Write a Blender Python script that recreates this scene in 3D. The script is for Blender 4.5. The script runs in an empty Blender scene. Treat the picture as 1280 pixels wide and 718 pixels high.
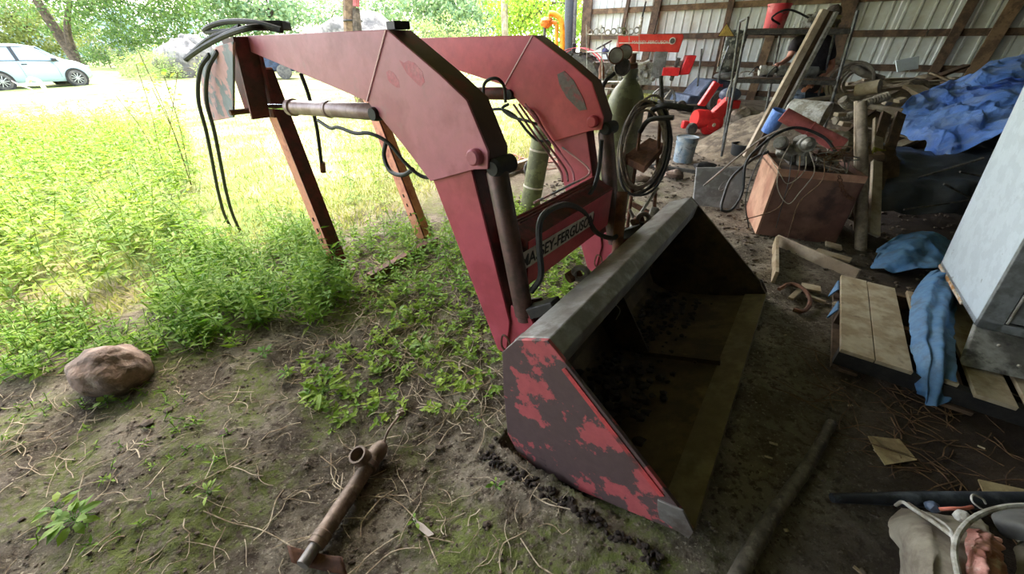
import bpy, bmesh, math, random
import numpy as np
from mathutils import Vector, Matrix, noise
PI = math.pi
random.seed(7); RNG = np.random.default_rng(11)
S = bpy.context.scene; C = S.collection

# ------------------------------------------------------------ camera
F, TILT, EYE = 481.0, math.radians(32), 1.55
cd = bpy.data.cameras.new('camera'); cam = bpy.data.objects.new('camera', cd); C.objects.link(cam)
cam.location = (0, 0, EYE); cam.rotation_euler = (PI/2 - TILT, 0, 0)
cd.sensor_width = 36; cd.lens = F/1280*36; cd.clip_start = .02; cd.clip_end = 400
S.camera = cam
# ------------------------------------------------------------ world, sun, exposure
w = bpy.data.worlds.new('sky'); S.world = w; w.use_nodes = True
nt = w.node_tree; bg = nt.nodes['Background']
sky = nt.nodes.new('ShaderNodeTexSky'); sky.sky_type = 'NISHITA'; sky.sun_disc = False
sky.sun_elevation = math.radians(50); sky.sun_rotation = math.radians(-25); sky.air_density = 1.0; sky.dust_density = 4.5; sky.ozone_density = .6
hz = nt.nodes.new('ShaderNodeMix'); hz.data_type = 'RGBA'; hz.inputs[0].default_value = .75
nt.links.new(sky.outputs[0], hz.inputs[6]); hz.inputs[7].default_value = (.93, .97, 1, 1)
nt.links.new(hz.outputs[2], bg.inputs[0]); bg.inputs[1].default_value = 2.35
sd = bpy.data.lights.new('sun', 'SUN'); sun = bpy.data.objects.new('sun', sd); C.objects.link(sun)
sd.energy = 3.3; sd.angle = math.radians(.6); sd.color = (1, .95, .84)
SUNDIR = Vector((-.27, .57, 1)).normalized()
sun.rotation_euler = SUNDIR.to_track_quat('Z', 'Y').to_euler(); sun.location = (0, 0, 20)
vs = S.view_settings; vs.view_transform = 'Standard'; vs.look = 'None'; vs.gamma = 1; vs.use_curve_mapping = False
vs.exposure = .85

# ------------------------------------------------------------ geometry helpers
CT, ST = math.cos(TILT), math.sin(TILT)
U = Vector((.588, .809, 0)); V = Vector((-.809, .588, 0)); ZZ = Vector((0, 0, 1))   # loader axes: along the bucket, and backwards from it
def ray(x, y):
    d = (y-359)/F
    return Vector(((x-640)/F, CT-d*ST, -ST-d*CT))
def P(x, y, Y):                       # point of the place at depth Y seen where the photograph shows it
    r = ray(x, y); return Vector((0, 0, EYE)) + r*(Y/r.y)
def Zp(x, y, z):
    r = ray(x, y); return Vector((0, 0, EYE)) + r*((z-EYE)/r.z)
def L(x, y, u):                       # on the loader plane at u
    r = ray(x, y); o = Vector((0, 0, EYE)); return o + r*(u/(r.dot(U)))
def W(u, v, z): return U*u + V*v + ZZ*z
def uv(p): return (p.dot(U), p.dot(V), p.z)
def hbase(x, y):
    v = x*V.x + y*V.y
    h = -.15*math.exp(-((x+.3)**2+(y-.9)**2)/2.2)
    if v > 4: h += .006*(v-4)
    if v < 5: h += .15*max(0, min(1, (y-5)/5))
    if v < 5.2 and y > 8: h += .18*min(1, (y-8)/3)
    return h
def height(x, y):
    r = math.hypot(x, y-1)
    a = 1 if r < 6 else 6/r
    n = noise.fractal(Vector((x*.9, y*.9, 3)), 1, 2, 3)*.035 + noise.fractal(Vector((x*5, y*5, 1)), .9, 2, 4)*.017*a
    n += .016*a*max(0, noise.noise(Vector((x*13, y*13, 7))))
    if r < 4: n += noise.fractal(Vector((x*28, y*28, 4)), .8, 2, 2)*.0075*(1-r/4)
    return hbase(x, y) + n
_height = height
def height(x, y):                     # the bucket has settled into the dirt
    h = _height(x, y); u_ = x*U.x+y*U.y; v_ = x*V.x+y*V.y
    if .955 < u_ < 3.03 and -.115 < v_ < .77: h = min(h, float(np.interp(v_, [-.11, .0, .10, .34, .56, .67, .75], [-.06, -.07, -.12, -.20, -.24, -.22, -.18])))
    return h
def G(x, y, dz=0):
    r = ray(x, y); z = 0
    for _ in range(8):
        t = (z-EYE)/r.z if r.z < -.001 else 60
        p = Vector((0, 0, EYE)) + r*t; z = height(p.x, p.y)
    return Vector((p.x, p.y, z+dz))
def on(x, y, dz=0): return Vector((x, y, height(x, y)+dz))

class MB:
    def __init__(s): s.v = []; s.f = []
    def add(s, vs_, fs):
        k = len(s.v); s.v += [Vector(q) for q in vs_]; s.f += [[i+k for i in f] for f in fs]; return s
    def prism(s, pts, off):
        n = len(pts); pts = [Vector(p) for p in pts]; off = Vector(off)
        return s.add(pts+[p+off for p in pts], [list(range(n))[::-1], list(range(n, 2*n))]+[[i, (i+1) % n, n+(i+1) % n, n+i] for i in range(n)])
    def box(s, c, size, R=None):
        c = Vector(c); a, b, h = [q/2 for q in size]; R = R or Matrix.Identity(3)
        vv = [c+R@Vector((i*a, j*b, k*h)) for i in (-1, 1) for j in (-1, 1) for k in (-1, 1)]
        return s.add(vv, [[0, 1, 3, 2], [4, 6, 7, 5], [0, 4, 5, 1], [2, 3, 7, 6], [0, 2, 6, 4], [1, 5, 7, 3]])
    def beam(s, a, b, w_, h_, up=ZZ):
        a = Vector(a); b = Vector(b); d = (b-a).normalized(); up = Vector(up)
        x = d.cross(up)
        if x.length < 1e-3: x = d.cross(Vector((1, 0, 0)))
        x.normalize(); y = x.cross(d).normalized()
        R = Matrix((x, d, y)).transposed()
        return s.box((a+b)/2, (w_, (b-a).length, h_), R)
    def tube(s, pts, r, n=8, caps=True):
        pts = [Vector(p) for p in pts]; m = len(pts); rs = r if isinstance(r, (list, tuple)) else [r]*m
        vv = []; fs = []; prev = None
        for i, p in enumerate(pts):
            d = (pts[min(i+1, m-1)]-pts[max(i-1, 0)])
            d = d.normalized() if d.length > 1e-9 else Vector((0, 0, 1))
            if prev is None:
                x = d.orthogonal().normalized()
            else:
                x = prev-d*prev.dot(d)
                x = x.normalized() if x.length > 1e-6 else d.orthogonal().normalized()
            prev = x; y = d.cross(x)
            for k in range(n):
                a = 2*PI*k/n; vv.append(p+(x*math.cos(a)+y*math.sin(a))*rs[i])
        for i in range(m-1):
            for k in range(n): fs.append([i*n+k, i*n+(k+1) % n, (i+1)*n+(k+1) % n, (i+1)*n+k])
        if caps: fs += [list(range(n))[::-1], [(m-1)*n+k for k in range(n)]]
        return s.add(vv, fs)
    def lathe(s, a, b, prof, n=20, caps=True):   # prof: (t along a->b, radius)
        a = Vector(a); b = Vector(b); d = (b-a); x = d.normalized().orthogonal().normalized(); y = d.normalized().cross(x)
        vv = []; fs = []; m = len(prof)
        for t, r in prof:
            for k in range(n):
                q = 2*PI*k/n; vv.append(a+d*t+(x*math.cos(q)+y*math.sin(q))*r)
        for i in range(m-1):
            for k in range(n): fs.append([i*n+k, i*n+(k+1) % n, (i+1)*n+(k+1) % n, (i+1)*n+k])
        if caps: fs += [list(range(n))[::-1], [(m-1)*n+k for k in range(n)]]
        return s.add(vv, fs)
    def blob(s, c, r, n=14, m=9, amp=.0, fr=2, seed=0, R=None):
        c = Vector(c); vv = []; fs = []
        for i in range(m+1):
            th = PI*i/m
            for k in range(n):
                ph = 2*PI*k/n; q = Vector((math.sin(th)*math.cos(ph), math.sin(th)*math.sin(ph), math.cos(th)))
                g = 1+amp*noise.fractal(q*fr+Vector((seed, seed*2, 0)), 1, 2, 4)
                q = Vector((q.x*r[0], q.y*r[1], q.z*r[2]))*g
                vv.append(c+(R@q if R else q))
        for i in range(m):
            for k in range(n): fs.append([i*n+k, (i+1)*n+k, (i+1)*n+(k+1) % n, i*n+(k+1) % n])
        return s.add(vv, fs)
    def grid(s, fn, nu, nv):
        vv = [fn(i/(nu-1), j/(nv-1)) for j in range(nv) for i in range(nu)]
        return s.add(vv, [[j*nu+i, j*nu+i+1, (j+1)*nu+i+1, (j+1)*nu+i] for j in range(nv-1) for i in range(nu-1)])
    def torus(s, c, R_, r, nrm, n=28, m=8, squash=1):
        c = Vector(c); nrm = Vector(nrm).normalized(); x = nrm.orthogonal().normalized(); y = nrm.cross(x)
        pts = [c+(x*math.cos(2*PI*k/n)+y*math.sin(2*PI*k/n)*squash)*R_ for k in range(n+1)]
        return s.tube(pts, r, m, False)
    def build(s, name, m, parent=None, smooth=35, bevel=0, solid=0, kind=None, fix=True):
        me = bpy.data.meshes.new(name); o = bpy.data.objects.new(name, me); C.objects.link(o)
        off = Vector((0, 0, 0))
        if parent is not None:
            q = parent
            while q is not None: off += q.location; q = q.parent
            o.parent = parent
        elif s.v:
            lo = Vector((min(v.x for v in s.v), min(v.y for v in s.v), min(v.z for v in s.v)))
            hi = Vector((max(v.x for v in s.v), max(v.y for v in s.v), max(v.z for v in s.v)))
            off = Vector(((lo.x+hi.x)/2, (lo.y+hi.y)/2, lo.z)); o.location = off
        me.from_pydata([v-off for v in s.v], [], s.f)
        if fix:
            bm = bmesh.new(); bm.from_mesh(me); bmesh.ops.remove_doubles(bm, verts=bm.verts, dist=1e-5)
            bmesh.ops.recalc_face_normals(bm, faces=bm.faces); bm.to_mesh(me); bm.free()
        me.shade_smooth(); me.set_sharp_from_angle(angle=math.radians(smooth))
        me.materials.append(m)
        if solid: md = o.modifiers.new('s', 'SOLIDIFY'); md.thickness = solid; md.offset = 0
        if bevel:
            md = o.modifiers.new('b', 'BEVEL'); md.width = bevel; md.segments = 2; md.limit_method = 'ANGLE'; md.angle_limit = math.radians(40)
        if kind: o['kind'] = kind
        return o
def tag(o, label=None, cat=None, group=None, kind=None):
    if label: o['label'] = label
    if cat: o['category'] = cat
    if group: o['group'] = group
    if kind: o['kind'] = kind
    return o
def thing(name, label, cat, loc, group=None):
    o = bpy.data.objects.new(name, None); C.objects.link(o); o.location = Vector(loc); o.empty_display_size = .1
    return tag(o, label, cat, group)
def dup(root, loc, rz=0, label=None, group=None, scale=1):
    r = root.copy(); C.objects.link(r); r.location = loc; r.rotation_euler = (0, 0, rz); r.scale = (scale,)*3
    if label: r['label'] = label
    if group: r['group'] = group
    for ch in list(root.children):
        c = ch.copy(); C.objects.link(c); c.parent = r
        for g in ch.children:
            d = g.copy(); C.objects.link(d); d.parent = c
    return r
def smoothpath(pts, n=6):
    pts = [Vector(p) for p in pts]; out = []
    q = [pts[0]*2-pts[1]]+pts+[pts[-1]*2-pts[-2]]
    for i in range(1, len(q)-2):
        for k in range(n):
            t = k/n; a, b, c, d = q[i-1], q[i], q[i+1], q[i+2]
            out.append(.5*((2*b)+(c-a)*t+(2*a-5*b+4*c-d)*t*t+(3*b-a-3*c+d)*t**3))
    return out+[pts[-1]]
def text(name, s, size, origin, xdir, ydir, m, parent, ext=.001, bold=0):
    cu = bpy.data.curves.new(name, 'FONT'); cu.body = s; cu.size = size; cu.extrude = ext; cu.offset = bold; cu.align_x = 'CENTER'; cu.align_y = 'CENTER'
    o = bpy.data.objects.new(name, cu); C.objects.link(o)
    dg = bpy.context.evaluated_depsgraph_get(); me = bpy.data.meshes.new_from_object(o.evaluated_get(dg)); bpy.data.objects.remove(o)
    me.materials.clear(); me.materials.append(m); o = bpy.data.objects.new(name, me); C.objects.link(o)
    x = Vector(xdir).normalized(); y = Vector(ydir); y = (y-x*y.dot(x)).normalized(); z = x.cross(y)
    off = Vector((0, 0, 0)); q = parent
    while q is not None: off += q.location; q = q.parent
    o.parent = parent
    o.matrix_local = Matrix.Translation(Vector(origin)-off) @ Matrix((x, y, z)).transposed().to_4x4()
    return o

# ------------------------------------------------------------ materials
def lin(c): return tuple(((q/255)/12.92 if q/255 <= .04045 else ((q/255+.055)/1.055)**2.4) for q in c)+(1,)
def mat(name, c1, c2=None, c3=None, scale=6, thr=.5, soft=.12, thr3=.62, rough=.7, metal=0, bump=.25, bscale=60, stretch=(1, 1, 1), detail=8, var=.25, dist=.004):
    m = bpy.data.materials.new(name); m.use_nodes = True; t = m.node_tree; N = t.nodes; K = t.links
    b = N['Principled BSDF']; b.inputs['Roughness'].default_value = rough; b.inputs['Metallic'].default_value = metal
    tc = N.new('ShaderNodeTexCoord'); mp = N.new('ShaderNodeMapping'); K.new(tc.outputs['Object'], mp.inputs[0]); mp.inputs['Scale'].default_value = stretch
    def nz(sc, off=0, det=detail):
        n = N.new('ShaderNodeTexNoise'); n.inputs['Scale'].default_value = sc; n.inputs['Detail'].default_value = det; n.inputs['Roughness'].default_value = .62
        mo = N.new('ShaderNodeVectorMath'); mo.operation = 'ADD'; mo.inputs[1].default_value = (off, off*1.7, off*.6); K.new(mp.outputs[0], mo.inputs[0]); K.new(mo.outputs[0], n.inputs['Vector'])
        return n.outputs['Fac']
    def mask(o, th, so):
        r = N.new('ShaderNodeMapRange'); r.inputs[1].default_value = th-so/2; r.inputs[2].default_value = th+so/2; K.new(o, r.inputs[0]); return r.outputs[0]
    def mix(f, a, bb, bt='MIX'):
        x = N.new('ShaderNodeMix'); x.data_type = 'RGBA'; x.blend_type = bt
        if hasattr(f, 'links'): K.new(f, x.inputs[0])
        else: x.inputs[0].default_value = f
        for q, i in ((a, 6), (bb, 7)):
            if hasattr(q, 'links'): K.new(q, x.inputs[i])
            else: x.inputs[i].default_value = q
        return x.outputs[2]
    col = lin(c1)
    if c2: col = mix(mask(nz(scale), thr, soft), col, lin(c2))
    if c3: col = mix(mask(nz(scale*1.6, 9), thr3, soft), col, lin(c3))
    if var:
        g = N.new('ShaderNodeMapRange'); g.inputs[3].default_value = 1-var; g.inputs[4].default_value = 1+var; K.new(nz(scale*4, 4), g.inputs[0]); g.inputs[1].default_value = .3; g.inputs[2].default_value = .7
        vm = N.new('ShaderNodeVectorMath'); vm.operation = 'SCALE'
        if hasattr(col, 'links'): K.new(col, vm.inputs[0])
        else: vm.inputs[0].default_value = col[:3]
        K.new(g.outputs[0], vm.inputs['Scale']); K.new(vm.outputs[0], b.inputs['Base Color'])
    elif hasattr(col, 'links'): K.new(col, b.inputs['Base Color'])
    else: b.inputs['Base Color'].default_value = col
    if bump:
        bp = N.new('ShaderNodeBump'); bp.inputs['Strength'].default_value = bump; bp.inputs['Distance'].default_value = dist; K.new(nz(bscale, 2, 5), bp.inputs['Height']); K.new(bp.outputs[0], b.inputs['Normal'])
    return m
def leafmat(name, c1, c2, transl=.45, rough=.6):
    m = bpy.data.materials.new(name); m.use_nodes = True; t = m.node_tree; N = t.nodes; K = t.links
    b = N['Principled BSDF']; b.inputs['Roughness'].default_value = rough
    a = N.new('ShaderNodeAttribute'); a.attribute_name = 'tint'
    x = N.new('ShaderNodeMix'); x.data_type = 'RGBA'; K.new(a.outputs['Fac'], x.inputs[0]); x.inputs[6].default_value = lin(c1); x.inputs[7].default_value = lin(c2)
    K.new(x.outputs[2], b.inputs['Base Color']); tr = N.new('ShaderNodeBsdfTranslucent'); K.new(x.outputs[2], tr.inputs[0])
    ms = N.new('ShaderNodeMixShader'); ms.inputs[0].default_value = transl; K.new(b.outputs[0], ms.inputs[1]); K.new(tr.outputs[0], ms.inputs[2])
    K.new(ms.outputs[0], N['Material Output'].inputs[0]); return m
RED = mat('faded red paint', (182, 108, 124), (168, 92, 108), (158, 108, 118), scale=3, thr3=.66, rough=.42, bump=.12, var=.1)
REDMID = mat('middle red paint', (176, 78, 92), (160, 66, 78), scale=3, rough=.42, bump=.1, var=.1)
REDFAR = mat('red paint', (194, 74, 84), (178, 60, 72), scale=3, rough=.42, bump=.1, var=.12)
REDDK = mat('dark red paint', (112, 46, 44), (78, 44, 38), scale=9, rough=.6, var=.25)  # darker red; also paints the shaded face of the stands
STANDM = mat('stand paint with lit tone', (212, 142, 112), (168, 92, 76), scale=6, thr=.6, rough=.6, var=.15)  # brightened tan: light on the stand's left face put into the colour
STRIP = mat('dark brown edge', (86, 58, 48), (120, 48, 48), scale=5, thr=.58, rough=.7)  # arm channel coloured darker than the painted side plate
STEEL = mat('weathered steel', (128, 124, 120), (98, 88, 82), (150, 148, 146), scale=7, rough=.5, metal=.35, bump=.2, var=.15)
CHROME = mat('chrome rod', (225, 230, 235), rough=.12, metal=1, bump=0, var=0)
CYL = mat('worn cylinder', (168, 144, 142), (140, 112, 110), scale=8, rough=.4, metal=.1, bump=.08, var=.12)
CYLDK = mat('rusty cylinder tube', (98, 72, 68), (78, 62, 56), scale=10, rough=.5, metal=.3, var=.2)
SEAM = mat('pale weld line', (222, 178, 180), rough=.6, bump=0, var=0)
PEEL = mat('pinkish primer with peeled grey', (196, 150, 150), (128, 134, 140), scale=5, thr=.5, soft=.03, rough=.7, var=.12)
BUCKET = mat('bucket shell', (150, 147, 144), (124, 118, 112), (166, 164, 162), scale=5, rough=.55, metal=.25, bump=.3, var=.18)
BSIDE = mat('bucket side with red paint patches', (92, 74, 74), (178, 88, 92), (66, 54, 54), scale=6.5, thr=.545, soft=.025, thr3=.68, rough=.6, metal=.1, bump=.3, var=.12)
STEELB = mat('worn muddy cutting edge', (112, 98, 74), (92, 78, 56), scale=5, rough=.6, bump=.3)
BIN = mat('earth caked bucket inside', (66, 54, 42), (84, 70, 52), (46, 37, 30), scale=6, rough=.8, bump=.5, bscale=40, var=.3)
BFLOOR = mat('muddy bucket floor', (88, 72, 48), (66, 52, 36), (104, 86, 58), scale=4, rough=.75, bump=.5, bscale=50, var=.3)
RUST = mat('rust', (112, 74, 52), (84, 54, 40), scale=14, rough=.8)
PIPE = mat('brown grey jack tube', (128, 110, 94), (100, 84, 70), (144, 128, 112), scale=12, rough=.6, metal=.25, var=.2)
RUBBER = mat('black rubber', (34, 34, 36), (48, 47, 46), scale=12, rough=.62, bump=.1, bscale=150)
HOSEDK = mat('dusty hose', (142, 128, 112), (104, 94, 84), scale=12, rough=.6)
WHITEP = mat('white decal', (214, 208, 196), (190, 176, 164), scale=9, rough=.6, bump=0, var=.06)
BLACKP = mat('black print', (34, 30, 30), rough=.6, bump=0, var=0)
BLACK = mat('mottled black', (26, 25, 24), (40, 37, 34), scale=12, rough=.7)
ROCK = mat('brown rock', (140, 118, 104), (104, 90, 80), (164, 150, 136), scale=7, rough=.9, bump=.9, bscale=16, var=.25, dist=.02)
BOULDER = mat('pale grey boulder', (140, 134, 126), (96, 92, 88), scale=2, rough=.9, bump=.8, bscale=6, var=.2, dist=.08)
WOODG = mat('weathered grey board', (172, 158, 138), (138, 122, 102), scale=3, stretch=(1, 1, 1), rough=.85, bump=.4, bscale=45, var=.2)
WOODL = mat('pale pallet board', (168, 154, 128), (144, 126, 98), (110, 94, 72), scale=7, thr3=.66, rough=.8, bump=.3, bscale=50, var=.12)
WOODD = mat('dark old timber', (98, 78, 60), (72, 56, 44), scale=6, rough=.85, var=.25)
WOODB = mat('brown timber post', (124, 100, 74), (90, 70, 52), scale=5, rough=.85, var=.2)
BARK = mat('bark', (98, 84, 70), (70, 60, 50), scale=5, rough=.95, bump=1, bscale=14, dist=.04)
CRATE = mat('reddish brown cabinet panel', (122, 88, 74), (98, 64, 54), (70, 46, 42), scale=2.4, rough=.6, bump=.2, var=.18)
CRATEL = mat('pale brown cabinet side', (188, 146, 120), (160, 112, 90), scale=3, rough=.6, bump=.2, var=.15)
WALLM = mat('white ribbed metal sheet', (206, 212, 210), (180, 176, 158), (160, 150, 126), scale=1.2, soft=.3, thr=.55, thr3=.68, rough=.55, metal=.0, bump=.05, var=.1)
ROOFM = mat('pale galvanised roof', (176, 178, 176), (150, 150, 146), scale=1, rough=.5)
WHITEC = mat('white enamel with specks', (210, 222, 230), (202, 214, 222), (128, 136, 138), scale=9, thr3=.69, soft=.02, rough=.35, bump=.05, var=.04)
GREYC = mat('grey grimy enamel', (132, 136, 136), (108, 110, 108), (74, 74, 72), scale=10, thr3=.66, rough=.5, bump=.1, var=.12)
TARP = mat('blue tarp', (82, 128, 216), (112, 150, 214), (134, 150, 176), scale=2.5, soft=.3, thr3=.6, rough=.5, bump=.8, bscale=9, var=.12, dist=.04)
TARPD = mat('dirty blue cloth', (66, 112, 158), (92, 128, 160), (70, 84, 96), scale=8, soft=.3, thr3=.64, rough=.7, bump=.4, bscale=40, var=.15)
TARPK = mat('dark plastic sheet', (36, 40, 46), (52, 58, 66), scale=3, rough=.4, bump=.3, bscale=12, dist=.02)
GREENC = mat('olive green steel', (122, 124, 92), (100, 100, 76), (176, 172, 140), scale=9, thr3=.72, soft=.04, rough=.5, metal=.1, bump=.1, var=.1)
TRED = mat('tractor red', (204, 62, 50), (186, 50, 42), scale=4, rough=.4, bump=.05, var=.08)
BRED = mat('bright red', (226, 46, 48), (206, 40, 42), scale=6, rough=.4, bump=.05, var=.08)
PINK = mat('dusty red roll', (168, 88, 86), (144, 74, 72), scale=8, rough=.8, var=.12)
GREYM = mat('grey machinery', (150, 148, 140), (112, 108, 100), scale=12, rough=.6, metal=.2)
DKM = mat('dark machinery', (62, 60, 58), (90, 86, 80), scale=20, rough=.6, metal=.2)
BLUEG = mat('blue grey plastic', (84, 98, 120), (66, 78, 98), scale=9, rough=.5)
TYRE = mat('tyre rubber', (72, 70, 68), (98, 94, 88), scale=10, rough=.85)
CREAM = mat('cream rim', (214, 204, 178), (184, 168, 138), scale=8, rough=.6)
WIRE = mat('white coated wire', (196, 194, 186), (150, 144, 130), scale=14, rough=.6, bump=0)
TUBEM = mat('grey tube', (118, 120, 122), (84, 82, 78), scale=10, rough=.45, metal=.5, bump=.05)
YELL = mat('yellow paint', (226, 158, 32), (196, 128, 30), scale=6, rough=.5, var=.1)
ORNG = mat('orange paint', (222, 122, 26), (180, 92, 26), scale=8, rough=.6)
CONC = mat('grey plate', (112, 112, 110), (88, 86, 82), (136, 136, 134), scale=5, rough=.7, var=.12)
PAIL = mat('blue grey paint pail', (118, 136, 150), (150, 156, 158), (86, 96, 104), scale=8, rough=.5, var=.12)
REDPAIL = mat('faded red pail', (206, 60, 70), (214, 110, 112), scale=6, thr=.55, rough=.5, var=.08)
CLOTHG = mat('grey beige sacking', (150, 142, 126), (122, 112, 98), scale=7, rough=.9, bump=.4, bscale=90, var=.15)
PAPER = mat('old paper', (166, 150, 112), (134, 116, 84), scale=8, rough=.85, bump=.1)
CARW = mat('pale silver green car paint', (158, 178, 184), rough=.25, metal=.15, bump=0, var=0)
GLASS = mat('car glass', (150, 172, 186), rough=.08, bump=0, var=0)
TRIMK = mat('black plastic trim', (34, 36, 38), rough=.5, bump=0, var=0)
ALLOY = mat('alloy wheel', (168, 170, 172), rough=.35, metal=.6, bump=0, var=0)
SKIN = mat('skin', (196, 138, 116), rough=.55, bump=.05, var=.05)
SHIRT = mat('charcoal shirt', (58, 52, 56), (46, 42, 46), scale=8, rough=.9, bump=.4, bscale=18, dist=.01)
JEANS = mat('dark jeans', (40, 50, 62), (56, 70, 84), scale=6, rough=.9, bump=.4, bscale=20, dist=.01)
HAIR = mat('grey brown hair', (84, 72, 62), (60, 52, 46), scale=40, rough=.9)
STONEM = mat('dirt clods and stones', (104, 92, 78), (74, 64, 54), scale=30, rough=.95)
CLODM = mat('dark clods', (54, 44, 36), (38, 31, 26), scale=30, rough=.95)
TWIG = mat('dry twigs', (192, 178, 152), (146, 128, 102), scale=14, rough=.9)
STRAWD = mat('dead stalks', (112, 86, 60), (84, 62, 44), scale=14, rough=.9)
LEAFSUN = leafmat('sun toned leaves', (88, 132, 30), (182, 204, 78))  # sunlit yellow put into the colour; some plants in shade use it too
LEAFB = leafmat('muted bush leaves', (116, 140, 76), (172, 184, 118))
LEAFSH = leafmat('shade toned leaves', (84, 134, 34), (158, 190, 64), .5)  # shaded copy: shade put into the lighter leaf tone
LEAFY = leafmat('yellow green creeping leaves', (100, 146, 48), (182, 204, 84), .5)
LEAFT = leafmat('tree leaves', (66, 98, 50), (118, 146, 72), .4)
LEAFT2 = leafmat('haze toned far leaves', (112, 146, 112), (168, 188, 130), .4)  # distance haze painted into the leaf colour
LEAFO = leafmat('olive yellow tree leaves', (92, 110, 52), (146, 154, 84), .4)
BLADE = leafmat('lawn blades', (120, 140, 58), (190, 184, 118), .35)
FLOWER = leafmat('pale seed heads', (214, 212, 186), (240, 236, 214), .3)

def groundmat():
    m = bpy.data.materials.new('barn dirt and outside grass'); m.use_nodes = True; t = m.node_tree; N = t.nodes; K = t.links
    b = N['Principled BSDF']; b.inputs['Roughness'].default_value = .95
    tc = N.new('ShaderNodeTexCoord'); g = tc.outputs['Object']
    def nz(sc, det=8, dx=0):
        n = N.new('ShaderNodeTexNoise'); n.inputs['Scale'].default_value = sc; n.inputs['Detail'].default_value = det; n.inputs['Roughness'].default_value = .65
        a = N.new('ShaderNodeVectorMath'); a.operation = 'ADD'; a.inputs[1].default_value = (dx, dx, 0); K.new(g, a.inputs[0]); K.new(a.outputs[0], n.inputs[0]); return n.outputs['Fac']
    def rng(o, a, bb, c=0, d=1):
        r = N.new('ShaderNodeMapRange'); [setattr(r.inputs[i+1], 'default_value', q) for i, q in enumerate((a, bb, c, d))]; K.new(o, r.inputs[0]); return r.outputs[0]
    def mix(f, a, bb):
        x = N.new('ShaderNodeMix'); x.data_type = 'RGBA'; K.new(f, x.inputs[0])
        for q, i in ((a, 6), (bb, 7)):
            if hasattr(q, 'links'): K.new(q, x.inputs[i])
            else: x.inputs[i].default_value = q
        return x.outputs[2]
    def mth(op, a, bb):
        x = N.new('ShaderNodeMath'); x.operation = op
        for q, i in ((a, 0), (bb, 1)):
            if hasattr(q, 'links'): K.new(q, x.inputs[i])
            else: x.inputs[i].default_value = q
        return x.outputs[0]
    def dot(vec):
        d = N.new('ShaderNodeVectorMath'); d.operation = 'DOT_PRODUCT'; K.new(g, d.inputs[0]); d.inputs[1].default_value = vec; return d.outputs['Value']
    v = dot(tuple(V)); u = dot(tuple(U))
    dirt = mix(rng(nz(3.5), .42, .6), lin((96, 86, 70)), lin((140, 130, 112)))
    dirt = mix(rng(nz(26, 6, 3), .5, .62), dirt, lin((72, 60, 46)))
    dirt = mix(rng(nz(60, 4, 13), .58, .66), dirt, lin((164, 154, 134)))
    # moss: patches on the light side of the bucket only
    v_ramp = rng(mth('SUBTRACT', v, mth('MULTIPLY', u, .0)), -.6, .3)
    moss = mth('MULTIPLY', rng(nz(2.2, 7, 8), .46, .58), rng(nz(34, 4, 5), .36, .56)); moss = mth('MULTIPLY', mth('MULTIPLY', moss, rng(v, -1.2, -.2)), mth('MAXIMUM', rng(u, 1.12, .95), rng(v, 1.0, 1.5)))
    dirt = mix(moss, dirt, lin((106, 116, 52)))
    dark = mix(rng(nz(5, 8, 2), .4, .6), lin((50, 39, 29)), lin((66, 52, 38)))  # shade right of the bucket, painted in as darker dirt
    shade_edge = rng(mth('ADD', mth('SUBTRACT', v, .0), mth('MULTIPLY', nz(2.5, 5, 6), .8)), -.5, .3)  # mask where the painted shade fades out to the left
    dirt = mix(shade_edge, dark, dirt)
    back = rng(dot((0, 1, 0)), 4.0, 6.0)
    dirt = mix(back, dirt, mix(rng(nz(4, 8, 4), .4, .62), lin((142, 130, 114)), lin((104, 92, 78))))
    grass = mix(rng(nz(1.3, 8, 7), .42, .58), lin((156, 156, 102)), lin((108, 132, 58)))
    grass = mix(rng(nz(.5, 6, 17), .5, .66), grass, lin((172, 154, 122)))
    vv = mth('ADD', v, mth('MULTIPLY', mth('SUBTRACT', nz(1.6, 6, 9), .5), 2.2))
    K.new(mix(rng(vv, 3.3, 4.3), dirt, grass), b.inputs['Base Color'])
    h = mth('ADD', mth('MULTIPLY', nz(30, 10, 1), .6), mth('MULTIPLY', nz(110, 6, 2), .35))
    bp = N.new('ShaderNodeBump'); bp.inputs['Strength'].default_value = 1; bp.inputs['Distance'].default_value = .045; K.new(h, bp.inputs['Height']); K.new(bp.outputs[0], b.inputs['Normal'])
    return m

# ------------------------------------------------------------ the setting
def warp(n, k, m, c):
    s_ = np.linspace(-1, 1, n); return np.sinh(k*s_)/math.sinh(k)*m+c
gx = warp(460, 5.6, 90, .1); gy = warp(460, 5.6, 90, 1.3)
mb = MB(); mb.v = [Vector((x, y, height(x, y))) for y in gy for x in gx]
n = len(gx); mb.f = [[j*n+i, j*n+i+1, (j+1)*n+i+1, (j+1)*n+i] for j in range(len(gy)-1) for i in range(n-1)]
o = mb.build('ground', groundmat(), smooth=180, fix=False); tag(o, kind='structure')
o.data.transform(Matrix.Translation(o.location)); o.location = (0, 0, 0)

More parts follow.
